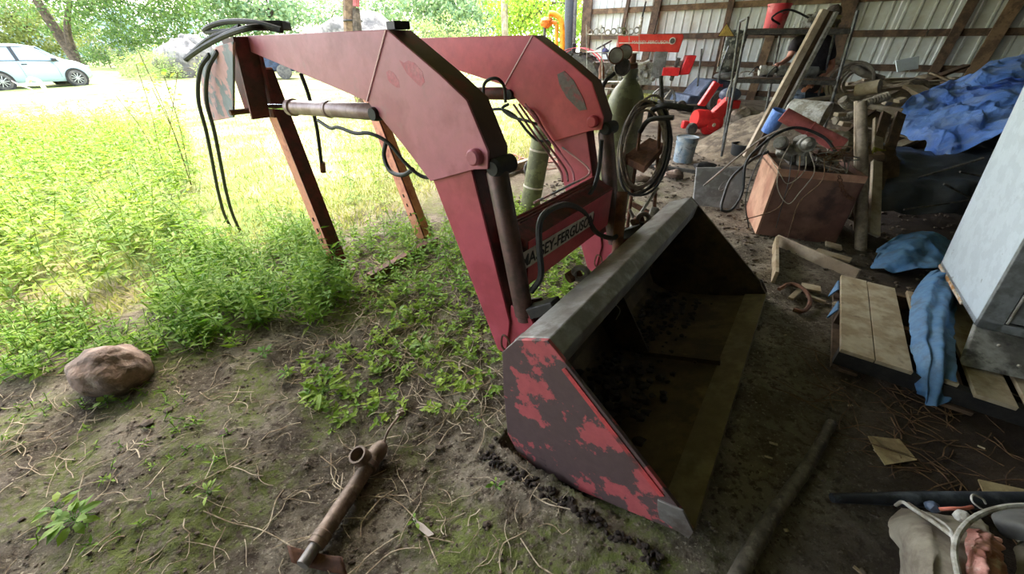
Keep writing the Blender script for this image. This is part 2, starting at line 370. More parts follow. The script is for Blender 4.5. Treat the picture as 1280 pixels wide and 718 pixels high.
# back wall: ribbed white sheets on girts and timber posts, running at right angles to the loader
WO = Vector((2.35, 14.5, 0)); WD = -V; WNn = -U      # origin, direction, normal into the barn
def WP(t, d, z): return WO + WD*t + WNn*d + ZZ*z
wallr = bpy.data.objects.new('wall_back', None); C.objects.link(wallr); wallr.location = WO; wallr['kind'] = 'structure'
sheetme = None
for i in range(17):
    t0 = i*.92
    if sheetme is None:
        m_ = MB(); prof = []
        for k in range(4):
            a = k*.23; prof += [(a, 0), (a+.085, 0), (a+.10, .022), (a+.13, .022), (a+.145, 0)]
        prof.append((.93, 0))
        for z in (0, 1.4, 2.8, 4.2):
            m_.v += [WD*a + WNn*d + ZZ*z for a, d in prof]
        q = len(prof); m_.f = [[j*q+k, j*q+k+1, (j+1)*q+k+1, (j+1)*q+k] for j in range(3) for k in range(q-1)]
        me = bpy.data.meshes.new('metal_sheet'); me.from_pydata(m_.v, [], m_.f); me.materials.append(WALLM); sheetme = me
    o = bpy.data.objects.new('metal_sheet', sheetme); C.objects.link(o); o.parent = wallr; o.location = WD*t0+ZZ*(-.1)
for z in (.5, 1.15, 1.8, 2.45, 3.2, 3.9):
    for k in range(4):
        MB().beam(WP(k*4, .09, z), WP(k*4+3.98, .09, z), .045, .13).build('girt', WOODB if z > 2 else WOODD, wallr)
def wallpost(xa, ya, xb, yb, wd, m):            # timbers leaning against the girts
    def hit(x, y, d=.16):
        r = ray(x, y); o_ = Vector((0, 0, EYE)); k = (WO+WNn*d).dot(WNn); return o_+r*((k-o_.dot(WNn))/r.dot(WNn))
    a, b = hit(xa, ya), hit(xb, yb); a = a+(a-b)*((a.z+.1)/(b.z-a.z)); b = b+(b-a).normalized()*max(0, (3.9-b.z))
    MB().beam(a, b, wd, .07, WNn).build('post', m, wallr, bevel=.004)
wallpost(731, 60, 735, 0, .3, WOODD)
wallpost(779, 33, 786, 0, .1, WOODD)
wallpost(812, 48, 823, 0, .2, WOODD)
wallpost(955, 70, 978, 0, .2, WOODB)
wallpost(1045, 60, 1063, 0, .3, WOODD)
wallpost(1170, 85, 1217, 0, .17, WOODD)
wallpost(1218, 88, 1272, 0, .22, WOODB)
wallpost(905, 45, 915, 0, .14, WOODD)
# the barn roof above and the closed sides behind and right of the camera (all outside the frame; walls put in to darken, roof kept pale for bounce light)
def flat(name, pts, off, m):
    o = MB().prism(pts, off).build(name, m); tag(o, kind='structure'); return o
e0, e1 = 5.25, -12
flat('ceiling', [W(-9, e0, 3.4), W(14.0, e0, 3.4), W(14.0, e1, 4.9), W(-9, e1, 4.9)], (0, 0, .08), ROOFM)
flat('wall_right', [W(-9, -9, -.3), W(14, -9, -.3), W(14, -9, 4.6), W(-9, -9, 4.6)], V*-.1, WOODD)
flat('wall_behind', [W(-5.5, -9, -.3), W(-5.5, 2.5, -.3), W(-5.5, 2.5, 3.6), W(-5.5, -9, 4.4)], U*-.1, WOODD)

# ------------------------------------------------------------ the loader
ld = thing('front_end_loader', 'faded red tractor loader resting on its stands with a wide steel bucket', 'loader', W(1.9, 1.5, -.05))
ARM = [(3.05, 1.605), (1.616, 1.613), (1.324, 1.455), (1.176, 1.365), (1.07, 1.173), (1.075, 1.10), (1.155, 1.085), (1.447, .981), (1.60, 1.12), (1.845, 1.316), (3.05, 1.545)]
LEG = [(1.447, .985), (1.19, 1.085), (.975, .30), (1.0, .07), (1.06, .07)]
FU = 1.15
for k, uu in enumerate((1.30, 1.30+FU)):
    red = RED if k == 0 else REDFAR
    arm = MB().prism([W(uu+.012, v, z) for v, z in ARM], U*.13).build('boom_arm', STRIP, ld, bevel=.004)
    # the painted outer plate stands proud of the channel behind it
    MB().prism([W(uu, v, z) for v, z in ARM], U*.012).build('side_plate', red, arm, bevel=.003)
    a, b = W(uu-.004, 1.616, 1.613), W(uu-.004, 1.845, 1.316)
    MB().beam(a, b, .007, .004, U).build('weld_seam', SEAM, arm)
    leg = MB().prism([W(uu+.03, v, z) for v, z in LEG], U*.10).build('lower_arm', REDDK, ld, bevel=.006)
    MB().prism([W(uu+.018, v, z) for v, z in LEG], U*.012).build('side_plate', REDMID, leg, bevel=.003)
    pin = MB().lathe(W(uu-.035, 1.135, 1.145), W(uu+.17, 1.135, 1.145), [(0, .028), (.04, .036), (.17, .036), (.171, .02), (1, .02)], 16).build('pivot_pin', red, ld)
    pin2 = MB().lathe(W(uu-.02, 1.80, 1.262), W(uu+.16, 1.80, 1.262), [(0, .03), (.12, .034), (1, .034)], 12).build('cylinder_pin', BLACK, ld)
    # boom cylinder
    uc = uu+.055; a = W(uc, 1.83, 1.262); b = W(uc, 2.74, 1.22); c_ = W(uc, 3.2, 1.20)
    barrel = MB().lathe(a, b, [(0, .03), (.02, .042), (.5, .042), (.505, .047), (.53, .047), (.535, .042), (.95, .042), (.955, .052), (1, .052)], 24).build('tilt_cylinder', CYL if k == 0 else REDDK, ld)
    MB().lathe(b, c_, [(0, .021), (1, .021)], 16).build('rod', CHROME, barrel)
    hp = smoothpath([W(uc-.03, 2.40, 1.175), W(uc-.05, 2.25, 1.15), W(uc-.06, 2.15, 1.165), W(uc-.06, 2.0, 1.15), W(uc-.05, 1.88, 1.16), W(uc-.02, 1.78, 1.12), W(uc, 1.68, 1.02), W(uc+.03, 1.60, .96), W(uc+.06, 1.5, .97)])
    MB().tube(hp, .010, 8).build('hose', RUBBER, barrel)
    # lift cylinder beside the lower arm
    a = W(uu+.06, 1.075, 1.10); b = W(uu+.06, .90, .33)
    lc = MB().lathe(a, b, [(0, .035), (.03, .05), (.96, .05), (.97, .042), (1, .042)], 20).build('lift_cylinder', CYLDK, ld)
    MB().lathe(a+U*-.05-V*.015, a+U*.1-V*.015, [(0, .03), (.1, .042), (.9, .042), (1, .03)], 14).build('cylinder_head', BLACK, lc)
    # bracket at the bottom where bucket and arm meet
    br = MB().prism([W(uu+.036, v, z) for v, z in [(.98, .40), (.88, .42), (.83, .33), (.83, .16), (.9, .04), (1.0, .05)]], U*.018).build('bucket_bracket', REDMID, ld, bevel=.004)
    MB().prism([W(uu+.13, v, z) for v, z in [(.95, .40), (.86, .44), (.79, .33), (.79, .16), (.9, .04), (.98, .05)]], U*.02).build('bracket_plate', REDDK, br, bevel=.004)
    MB().lathe(W(uu-.05, .88, .24), W(uu+.18, .88, .24), [(0, .022), (.1, .028), (.9, .028), (1, .022)], 14).build('bracket_pin', STEEL, br)
    MB().tube(smoothpath([W(uu-.03, .93, .13), W(uu-.03, .99, .16), W(uu-.03, .985, .24), W(uu-.03, .95, .235), W(uu-.03, .93, .18)]), .006, 6).build('pin_clip', RUST, br)
    # link from the bracket up to the bucket, dark
    MB().beam(W(uu+.06, .86, .40), W(uu+.06, .72, .50), .08, .06).build('bucket_link', BLACK, ld, bevel=.006)
# far arm's rub mark, and the mottled fresh-red smudges on the near plate
MB().prism([W(1.30+FU-.004, v, z) for v, z in [(1.42, 1.40), (1.37, 1.42), (1.30, 1.37), (1.22, 1.27), (1.19, 1.21), (1.24, 1.20), (1.34, 1.27), (1.40, 1.34)]], U*.003).build('worn_patch', mat('bare grey patch', (110, 96, 90), (150, 70, 74), scale=14, thr=.56, rough=.6), ld)
SM = mat('fresh red smudge', (178, 62, 84), (182, 104, 120), scale=18, thr=.5, soft=.35, rough=.45)
for pts in ([(1.56, 1.50), (1.53, 1.49), (1.50, 1.50), (1.46, 1.49), (1.42, 1.46), (1.41, 1.42), (1.44, 1.40), (1.46, 1.41), (1.49, 1.43), (1.52, 1.45)],
            [(1.66, 1.45), (1.64, 1.46), (1.61, 1.45), (1.58, 1.42), (1.58, 1.39), (1.60, 1.39), (1.63, 1.40), (1.66, 1.42)]):
    MB().prism([W(1.2994, v, z) for v, z in pts], U*.0005).build('paint_smudge', SM, ld)
# rear mounting brackets
for k, u0 in enumerate((1.2, 1.22+FU)):
    pts = [(2.98, 1.57), (2.98, 1.14), (3.18, 1.10), (3.34, 1.16), (3.36, 1.40), (3.22, 1.55)]
    if k == 0: pts = [(lambda q: (q[1], q[2]))(uv(L(x, y, 1.2))) for x, y in [(291, 52), (291, 147), (262, 152), (254, 128), (250, 92), (257, 72), (270, 58)]]
    mo = MB().prism([W(u0, v, z) for v, z in pts], U*.015).build('mounting_bracket', PEEL if k == 0 else REDDK, ld, bevel=.003)
    v0 = min(p[0] for p in pts)
    MB().prism([W(u0+.016, v0+.02, 1.60), W(u0+.016, v0+.02+.10*(k == 0), 1.14), W(u0+.13, v0+.02+.10*(k == 0), 1.14), W(u0+.15, v0+.02, 1.60)], V*.018).build('bracket_web', REDDK, mo)
    MB().prism([W(u0+.14, v, z) for v, z in [(v0, 1.60), (v0+.08, 1.14), (v0+.5, 1.14), (v0+.5, 1.60)]], U*.015).build('bracket_back_plate', REDDK, mo)
    MB().lathe(W(u0-.03, v0+.32, 1.17), W(u0+.2, v0+.32, 1.17), [(0, .018), (1, .018)], 8).build('bolt', RUST, mo)
# stands
def stand(top, bot, m1, foot):
    st = MB().beam(top, bot, .115, .10, U).build('parking_stand', m1, ld, bevel=.004)
    d = (bot-top).normalized(); side = U
    MB().beam(top-V*.060+U*.0, bot-V*.060, .102, .006, V).build('shaded_face', REDDK, st)  # dark strip paints the shade on the stand's front side
    for t in (.70, .76, .82):
        q = top.lerp(bot, t)-U*.052
        MB().beam(q, q+d*.03, .008, .012, U).build('slot_hole', BLACK, st)
    MB().beam(bot+V*.22-ZZ*.01, bot-V*.14-ZZ*.01, .11, .02).build('foot_plate', REDDK, st)
    return st
a = L(322, 72, 1.42); b = L(428, 348, 1.42)
stand(W(1.42, uv(a)[1], 1.42), W(1.42, uv(b)[1], .0), STANDM, True)
b = L(531, 298, 2.25); a = L(455, 100, 2.40)
stand(a, b, STANDM, True)
MB().beam(W(1.44, 2.42, .02), W(2.25, 2.52, .01), .06, .06).build('stand_cross_bar', RUST, ld)
# cross tube with the maker's strip
ct = MB().prism([W(1.42, v, z) for v, z in [(.95, .49), (.95, .74), (1.10, .80), (1.10, .49)]], U*1.06).build('cross_tube', REDDK, ld, bevel=.01)
MB().prism([W(1.44, .944, .485), W(2.44, .944, .485), W(2.44, .944, .735), W(1.44, .944, .735)], V*.006).build('face_plate', REDFAR, ct)
dl, dr = L(652, 322, 1.40), L(737, 279, 2.14)
zc = .655; MB().prism([W(1.37, .939, zc-.055), W(2.17, .939, zc-.075), W(2.17, .939, zc+.015), W(1.37, .939, zc+.045)], V*.004).build('name_strip', WHITEP, ct)
text('lettering', 'MASSEY-FERGUSON', .092, W(1.77, .936, zc-.020), U-ZZ*.03, ZZ, BLACKP, ct, .0008, .0012)
# steel pipes along the inside of the far arm and on the tube
for du, dv in ((0, 0), (.03, .03), (.06, .055)):
    MB().tube(smoothpath([W(2.38-du, 1.62+dv, 1.22), W(2.36-du, 1.40+dv, 1.02), W(2.35-du, 1.22+dv, .86), W(2.28-du, 1.15+dv, .80)], 4), .0075, 6).build('steel_pipe', REDDK if du else RED, ld)
MB().tube(smoothpath([W(2.36, 1.30, .98), W(2.35, 1.08, .86), W(2.1, 1.1, .82), W(1.75, 1.12, .81)], 5), .007, 6).build('steel_pipe', PEEL, ld)
for dv in (0, .025, .05):
    MB().tube([W(1.46, 1.02+dv, .81), W(2.30, 1.02+dv, .80)], .008, 6).build('steel_pipe', REDDK, ld)
# black hoses near the tube
def hose(px, us, r=.014, m=RUBBER, name='hose'):
    MB().tube(smoothpath([L(x, y, u_) for (x, y), u_ in zip(px, us)], 6), r, 8).build(name, m, ld)
hose([(752, 175), (748, 215), (735, 245), (700, 258), (668, 268), (638, 276)], [2.30, 2.30, 2.2, 2.0, 1.75, 1.5], .013)
hose([(664, 365), (676, 345), (674, 310), (675, 278), (688, 262), (710, 256), (730, 266), (745, 290), (765, 298), (776, 290)], [1.38, 1.40, 1.42, 1.45, 1.55, 1.8, 2.05, 2.2, 2.3, 2.38], .016)
hose([(640, 298), (650, 325), (655, 350), (657, 375)], [1.40, 1.39, 1.38, 1.38], .006)
hose([(483, 176), (480, 195), (488, 214), (503, 219), (516, 212)], [1.5, 1.48, 1.46, 1.44, 1.42], .013)
hose([(604, 125), (606, 104), (620, 98), (630, 108), (632, 128)], [2.3, 2.32, 2.35, 2.4, 2.42], .011)
hose([(636, 130), (628, 136), (640, 146), (662, 152), (672, 156)], [2.40, 2.38, 2.38, 2.38, 2.40], .010)
hose([(656, 135), (668, 142), (682, 166), (700, 190)], [2.42, 2.42, 2.42, 2.42], .008, REDDK)
# hoses draped over the rear mount and hanging to the weeds
hose([(232, 74), (252, 60), (280, 45), (310, 35), (330, 34), (352, 38)], [1.16, 1.2, 1.24, 1.28, 1.36, 1.40], .016)
hose([(352, 37), (318, 28), (285, 27), (262, 33), (258, 40), (300, 38)], [1.40, 1.34, 1.30, 1.26, 1.26, 1.3], .015)
hose([(300, 33), (285, 40), (262, 48), (240, 66), (233, 75)], [1.30, 1.27, 1.22, 1.18, 1.16], .014)
for dx, dy, r in ((0, 0, .013), (10, -4, .013)):
    hose([(262+dx, 68+dy), (250+dx, 88), (248+dx, 125), (258+dx, 165), (266+dx, 205), (274+dx, 245), (284+dx, 276), (306+dx*.5, 308)], [1.20, 1.16, 1.15, 1.16, 1.18, 1.2, 1.24, 1.32], r)
hose([(376, 92), (386, 120), (396, 160), (402, 205), (404, 214)], [1.50, 1.50, 1.52, 1.55, 1.55], .013)
MB().tube([L(403, 203, 1.55), L(404, 215, 1.55)], .02, 10).build('hose_coupling', RUST, ld)
MB().box(W(1.44, 2.9, 1.66), (.22, .12, .05)).build('valve_block', BLACK, ld, bevel=.01)
MB().box(W(1.37, 1.62, 1.63), (.07, .1, .03), Matrix.Rotation(.6, 3, 'Z')).build('top_lug', BLACK, ld)

# the bucket
B0, B1 = .98, 3.0
bk = thing('bucket', None, None, W(2, .4, -.1)); bk.parent = ld; bk.location = bk.location-ld.location
def bq(pts, u0=B0, u1=B1): return pts
SIDE = [(-.11, -.01), (.10, -.08), (.34, -.16), (.56, -.20), (.68, -.17), (.74, -.07), (.76, .2), (.765, .445), (.688, .552), (.549, .616), (.486, .566), (.2, .325), (-.056, .104), (-.075, .07), (-.112, .03)]
for k, (u0, m) in enumerate(((B0, BSIDE), (B1-.02, BIN))):
    sp = MB().prism([W(u0, v, z) for v, z in SIDE], U*.018).build('bucket_side', m, bk, bevel=.003)
    MB().prism([W(u0-(.008 if k == 0 else -.018), v, z) for v, z in [(-.11, -.015), (-.115, .04), (-.06, .12), (.03, .10), (.02, .05), (.0, .0)]], U*.01).build('corner_tip', STEEL, sp, bevel=.002)
    if k == 0:
        MB().beam(W(u0-.002, .47, .52), W(u0-.002, .02, .13), .006, .022, V).build('weld_bead', mat('red bead', (188, 74, 76), (90, 60, 58), scale=9, thr=.6, rough=.5), sp)
def shell(name, prof, th, m, up=True):
    a = prof; n_ = len(a); q = []
    for i in range(n_):
        d = Vector(a[min(i+1, n_-1)])-Vector(a[max(i-1, 0)]); nn = Vector((-d.y, d.x)).normalized()*th
        q.append((a[i][0]+nn.x, a[i][1]+nn.y))
    return MB().prism([W(B0+.018, v, z) for v, z in list(a)+q[::-1]], U*(B1-B0-.038)).build(name, m, bk)
shell('cutting_edge', [(-.115, .026), (.01, -.022)], -.022, STEELB)
shell('bucket_floor', [(-.02, -.022), (.10, -.07), (.34, -.15), (.56, -.19), (.67, -.16), (.72, -.07)], -.012, BFLOOR)
shell('bucket_back', [(.72, -.07), (.745, .1), (.75, .25), (.755, .44)], -.012, BIN)
lip = MB().prism([W(B0+.0185, v, z) for v, z in [(.764, .448), (.688, .555), (.549, .619), (.486, .57), (.50, .47), (.66, .38), (.755, .40)]], U*(B1-B0-.039)).build('top_lip', BUCKET, bk, bevel=.006)
MB().prism([W(2.04, v, z) for v, z in [(.752, .36), (.70, .34), (.38, -.14), (.40, -.16), (.56, -.185), (.66, -.15), (.72, -.06)]], U*.012).build('centre_gusset', BIN, bk)
MB().beam(W(2.045, .42, -.145), W(2.05, .0, -.0), .022, .03).build('floor_rib', BFLOOR, bk)
for uu in (1.62, 2.55):
    rg = MB().torus(W(uu, .735, .545), .035, .016, U+V*.4, 20, 8).build('lifting_eye', STEEL, bk)
    MB().lathe(W(uu-.03, .79, .51), W(uu+.03, .76, .53), [(0, .03), (1, .035)], 12).build('eye_bolt', RUST, rg)
# clods in the bucket
mb = MB()
for i in range(420):
    u_ = RNG.uniform(B0+.05, B1-.1); v_ = RNG.beta(4, 2)*.62+.05; near = math.exp(-((u_-1.35)/.4)**2)
    zf = np.interp(v_, [-.02, .1, .34, .56, .67, .72], [-.02, -.06, -.14, -.18, -.14, -.05])
    s_ = RNG.uniform(.006, .02)+.012*near
    mb.blob(W(u_, v_, zf+.01+s_*.5+near*.05*RNG.random()), (s_*1.3, s_, s_*.8), 5, 3, .5, 3, i)
mb.build('loose_dirt', CLODM, bk, kind='stuff')

# ------------------------------------------------------------ foliage builders
def norm(a): return a/np.maximum(np.linalg.norm(a, axis=1, keepdims=True), 1e-9)
def leafmesh(name, m, pos, d, up, ln, wd, tint, parent=None, kind=None, extra=None, simple=False):
    n_ = len(pos); d = norm(d); sd_ = norm(np.cross(d, up)); nn = np.cross(sd_, d); ln = ln[:, None]; wd = wd[:, None]
    if simple:
        vv = np.stack([pos, pos+d*ln*.45+sd_*wd/2, pos+d*ln, pos+d*ln*.45-sd_*wd/2], 1).reshape(-1, 3)
        f = (np.arange(n_)[:, None]*4+np.array([0, 1, 2, 3])); k = 4
        fs = f.tolist()
    else:
        mid = pos+d*ln*.42+nn*wd*-.14
        vv = np.stack([pos, pos+d*ln*.38+sd_*wd/2+nn*wd*.06, pos+d*ln*.38-sd_*wd/2+nn*wd*.06, mid, pos+d*ln-nn*ln*.12], 1).reshape(-1, 3)
        b_ = np.arange(n_)[:, None]*5; k = 5
        fs = np.concatenate([b_+np.array(q) for q in ([0, 1, 3], [0, 3, 2], [1, 4, 3], [3, 4, 2])]).tolist()
    tt = np.repeat(tint, k)
    if extra is not None:                       # stems: list of tubes already as (verts, faces)
        ev, ef = extra
        if len(ev): fs += (np.array(ef)+len(vv)).tolist(); vv = np.concatenate([vv, ev]); tt = np.concatenate([tt, np.full(len(ev), .25)])
    me = bpy.data.meshes.new(name); off = Vector((0, 0, 0))
    if parent is not None:
        q = parent
        while q is not None: off += q.location; q = q.parent
    me.from_pydata((vv-np.array(off)).tolist(), [], fs)
    at = me.attributes.new('tint', 'FLOAT', 'POINT'); at.data.foreach_set('value', tt.astype(np.float32))
    me.materials.append(m); o_ = bpy.data.objects.new(name, me); C.objects.link(o_)
    if parent is not None: o_.parent = parent
    if kind: o_['kind'] = kind
    return o_
def stemgeo(paths, r):
    ev = []; ef = []
    for p in paths:
        m_ = MB().tube(p, r, 3, False); k = len(ev); ev += [tuple(v) for v in m_.v]; ef += [[i+k for i in f] for f in m_.f if len(f) == 4]
    return np.array(ev) if ev else np.zeros((0, 3)), ef
def weeds(name, label, poly, count, hh, ll, wr, m, spread=.25, nleaf=16, seed=0, droop=0, ok=None, stemr=.002, cat='weeds'):
    rg = np.random.default_rng(seed); poly = [G(*p) for p in poly]; xs = [p.x for p in poly]; ys = [p.y for p in poly]
    def inside(x, y):
        c_ = False; j = len(poly)-1
        for i in range(len(poly)):
            if (ys[i] > y) != (ys[j] > y) and x < (xs[j]-xs[i])*(y-ys[i])/(ys[j]-ys[i])+xs[i]: c_ = not c_
            j = i
        return c_
    pos = []; dd = []; ln = []; ti = []; paths = []; got = 0; tries = 0
    while got < count and tries < count*60:
        tries += 1; x = rg.uniform(min(xs), max(xs)); y = rg.uniform(min(ys), max(ys))
        if not inside(x, y): continue
        if noise.noise(Vector((x*1.7, y*1.7, seed))) < rg.uniform(-.5, .15): continue
        got += 1; p0 = on(x, y, -.01); h = rg.uniform(*hh); le = Vector((rg.normal()*spread, rg.normal()*spread, 1)).normalized()
        top = p0+le*h; midp = p0.lerp(top, .5)+Vector((rg.normal(), rg.normal(), 0))*h*.05; top.z -= droop*h*rg.random(); paths.append([p0, midp, top]); a0 = rg.uniform(0, 6)
        k_ = max(3, int(nleaf*rg.uniform(.7, 1.2))); tp = rg.random()*.6
        for i in range(k_):
            t = .15+.85*i/(k_-1) if k_ > 1 else 1; q = (p0.lerp(midp, t*2) if t < .5 else midp.lerp(top, t*2-1)); a = a0+i*2.4+rg.normal()*.3
            pos.append(q); dd.append((math.cos(a), math.sin(a), rg.uniform(-.3, .7))); ln.append(rg.uniform(*ll)*(1.1-.45*t)); ti.append(tp+.4*rg.random())
    pos = np.array(pos); ln = np.array(ln)
    o_ = leafmesh(name, m, pos, np.array(dd), np.array([[0, 0, 1.]])+rg.normal(size=pos.shape)*.25, ln, ln*wr, np.array(ti), extra=stemgeo(paths, stemr))
    return tag(o_, label, cat, kind='stuff')
weeds('weeds', 'tall sunlit patch of yellow green weeds beside the shade line', [(-170, 200), (0, 170), (60, 160), (235, 165), (262, 300), (170, 350), (60, 395), (0, 405), (-120, 440)], 1250, (.2, .72), (.07, .14), .28, LEAFSUN, nleaf=24, seed=1)
weeds('weeds', 'lush green weeds around the foot of the nearer stand', [(215, 330), (255, 300), (400, 285), (430, 330), (440, 370), (400, 410), (300, 415), (240, 420), (190, 385)], 360, (.12, .42), (.06, .12), .26, LEAFSH, nleaf=18, seed=2)
weeds('weeds', 'green weeds between and behind the two stands', [(420, 300), (520, 280), (600, 290), (600, 340), (560, 380), (460, 370)], 170, (.08, .28), (.04, .09), .38, LEAFSH, nleaf=12, seed=3)
weeds('creepers', 'pale green creeping plants on the dirt behind the bucket', [(380, 400), (450, 345), (600, 350), (640, 450), (620, 500), (520, 520), (430, 540), (360, 480)], 330, (.03, .12), (.025, .06), .6, LEAFY, spread=.7, nleaf=8, seed=4, droop=.3)
weeds('creepers', 'bright low leaves on the ground under the cross tube', [(590, 300), (640, 300), (730, 320), (745, 340), (690, 390), (620, 410)], 260, (.04, .14), (.03, .055), .65, LEAFY, spread=.5, nleaf=9, seed=5)
weeds('creepers', 'light green undergrowth beyond the cross tube between the arms', [(610, 255), (680, 250), (740, 275), (740, 300), (640, 300)], 130, (.05, .2), (.04, .07), .5, LEAFSUN, nleaf=10, seed=6)
weeds('weeds', 'loose sunlit weeds rising between the two stands', [(420, 160), (530, 170), (520, 260), (450, 290), (430, 250)], 70, (.3, .9), (.05, .1), .4, LEAFSUN, nleaf=18, seed=7)
weeds('weeds', 'thin low green growth along the shade edge by the rock', [(0, 400), (110, 390), (220, 400), (330, 430), (220, 445), (100, 455), (0, 490)], 230, (.05, .2), (.04, .09), .3, LEAFSH, nleaf=9, seed=8)
weeds('weeds', 'sparse wilted sprigs on the dirt in front of the rock', [(0, 500), (250, 480), (300, 560), (160, 680), (0, 690)], 70, (.02, .08), (.02, .05), .3, LEAFSH, spread=.8, nleaf=6, seed=9)
weeds('bushes', 'bright bush of pale seed heads beyond the lawn by the boulder', [(150, 92), (230, 90), (235, 100), (160, 103)], 190, (.5, 1.5), (.1, .2), .4, LEAFB, nleaf=24, seed=10, stemr=.006)
def lawn(name, label, n_, r0, r1, hl, wd, seed):
    rg = np.random.default_rng(seed); pos = []; k = 0
    while len(pos) < n_:
        u_ = rg.uniform(-6, 14); v_ = 3.4+rg.exponential(r1)
        q = U*u_+V*v_
        if v_ > 16 or u_ > 12.6 or q.y < .2 or rg.random() < (noise.noise(Vector((q.x*.8, q.y*.8, 2)))+.15): continue
        pos.append((q.x, q.y, height(q.x, q.y)-.01))
    pos = np.array(pos); d = rg.normal(size=pos.shape)*.5; d[:, 2] = 1; ln = rg.uniform(*hl, len(pos))
    o_ = leafmesh(name, BLADE, pos, d, rg.normal(size=pos.shape), ln, ln*0+wd, rg.random(len(pos)), simple=True)
    return tag(o_, label, 'grass', kind='stuff')
lawn('grass', 'short straw coloured sunlit grass outside the barn', 60000, 0, 4, (.04, .11), .012, 3)

# a tall thin sapling in the lawn: stem and leaves
def sapling(px, label, hpx, seed, leaf=(.05, .09)):
    rg = np.random.default_rng(seed); p0 = G(*px); t_ = thing('tall_weed', label, 'plant', p0)
    paths = []; pos = []; dd = []
    for (tx, ty) in hpx:
        top = P(tx, ty, p0.y+rg.uniform(-.3, .2)); path = smoothpath([p0, p0.lerp(top, .5)+Vector((.05, 0, .08)), top], 6); paths.append(path)
        for i in range(34):
            q = path[int(len(path)*.25+rg.random()*(len(path)*.74))]; a = rg.uniform(0, 6.28)
            pos.append(q+Vector((math.cos(a), math.sin(a), rg.normal()*.5))*rg.uniform(.02, .16)); dd.append((math.cos(a), math.sin(a), rg.uniform(-.6, .4)))
    m_ = MB()
    for p_ in paths: m_.tube(p_, .004, 5)
    m_.build('stem', STRAWD, t_)
    pos = np.array(pos); ln = rg.uniform(*leaf, len(pos))
    leafmesh('leaves', LEAFSUN, pos, np.array(dd), np.array([[0, 0, 1.]])+rg.normal(size=pos.shape)*.4, ln, ln*.6, rg.random(len(pos)), t_, kind='stuff')
sapling((240, 235), 'tallest thin weed with small yellow leaves left of the hanging hoses', [(172, 62), (205, 95), (190, 110)], 21)
sapling((205, 215), 'bent thin weed with sparse leaves in front of the boulder', [(145, 120), (170, 80), (222, 90)], 22)
# single seedlings on the dirt, each leaf a part
LEAFME = {}
def leafdata(key, ln, wd, m):
    if key not in LEAFME:
        q = [(0, 0, 0), (.2*ln, wd*.36, .08*ln), (.2*ln, -wd*.36, .08*ln), (.3*ln, 0, .05*ln), (.6*ln, wd*.45, .07*ln), (.6*ln, -wd*.45, .07*ln), (.6*ln, 0, .04*ln), (ln, 0, -.06*ln)]
        me = bpy.data.meshes.new('leaf'); me.from_pydata(q, [], [[0, 3, 1], [0, 2, 3], [1, 3, 6, 4], [3, 2, 5, 6], [4, 6, 7], [6, 5, 7]])
        at = me.attributes.new('tint', 'FLOAT', 'POINT'); at.data.foreach_set('value', [random.random()]*8); me.materials.append(m); LEAFME[key] = me
    return LEAFME[key]
def seedling(px, label, n_, ln, wr, h, m, seed, lean=(0, 0)):
    rg = random.Random(seed); p0 = G(*px); t_ = thing('seedling', label, 'plant', p0); st = MB()
    for i in range(n_):
        a = i*2.4+rg.random(); z = h*(.3+.7*i/n_); b_ = p0+Vector((lean[0]*z, lean[1]*z, z)); e_ = b_+Vector((math.cos(a), math.sin(a), .3))*ln*.35
        st.tube([b_, e_], .0014, 4)
        o_ = bpy.data.objects.new('leaf', leafdata((m.name, seed % 3, i % 2), 1, wr, m)); C.objects.link(o_); o_.parent = t_; o_.location = e_-p0
        o_.rotation_euler = (rg.uniform(-.4, .4), rg.uniform(-.5, .3), a); o_.scale = (ln*rg.uniform(.7, 1.15),)*3
    st.tube([p0-ZZ*.01, p0+Vector((lean[0]*h, lean[1]*h, h))], .0022, 5); st.build('stem', LEAFY, t_)
seedling((98, 655), 'broad leafed light green plant on the dirt nearest the camera', 16, .075, .5, .05, LEAFSUN, 1)
seedling((75, 640), 'smaller leafy tuft just behind the broad leafed plant', 9, .06, .45, .04, LEAFY, 2)
seedling((405, 492), 'flat rosette of long leaves on bare dirt behind the jack', 9, .10, .3, .03, LEAFSUN, 3)
seedling((530, 440), 'bright heart leafed sprig left of the nearer arm foot', 12, .065, .75, .09, LEAFSUN, 4)
seedling((500, 400), 'pair of pale oval leaves standing over the creepers', 8, .07, .6, .10, LEAFY, 5)
seedling((262, 620), 'tiny feathery sprout on the dirt left of the jack', 7, .05, .25, .03, LEAFSUN, 6)
seedling((135, 505), 'small round leafed plant tucked under the rock', 9, .045, .8, .03, LEAFY, 7)
seedling((598, 532), 'thin upright seedling beside the bucket corner', 6, .02, .9, .09, LEAFY, 8, (-.2, .1))
seedling((620, 612), 'small pale sprout below the red bucket side', 5, .035, .5, .05, LEAFY, 9)
seedling((520, 655), 'curled sprout lying beside the feather of dry grass', 5, .03, .6, .03, LEAFSUN, 10)
seedling((360, 470), 'low cluster of bluish leaves near the shade edge', 12, .045, .6, .04, LEAFY, 11)
seedling((330, 445), 'greyish green cluster of small leaves further from the jack', 10, .05, .5, .04, LEAFSH, 12)

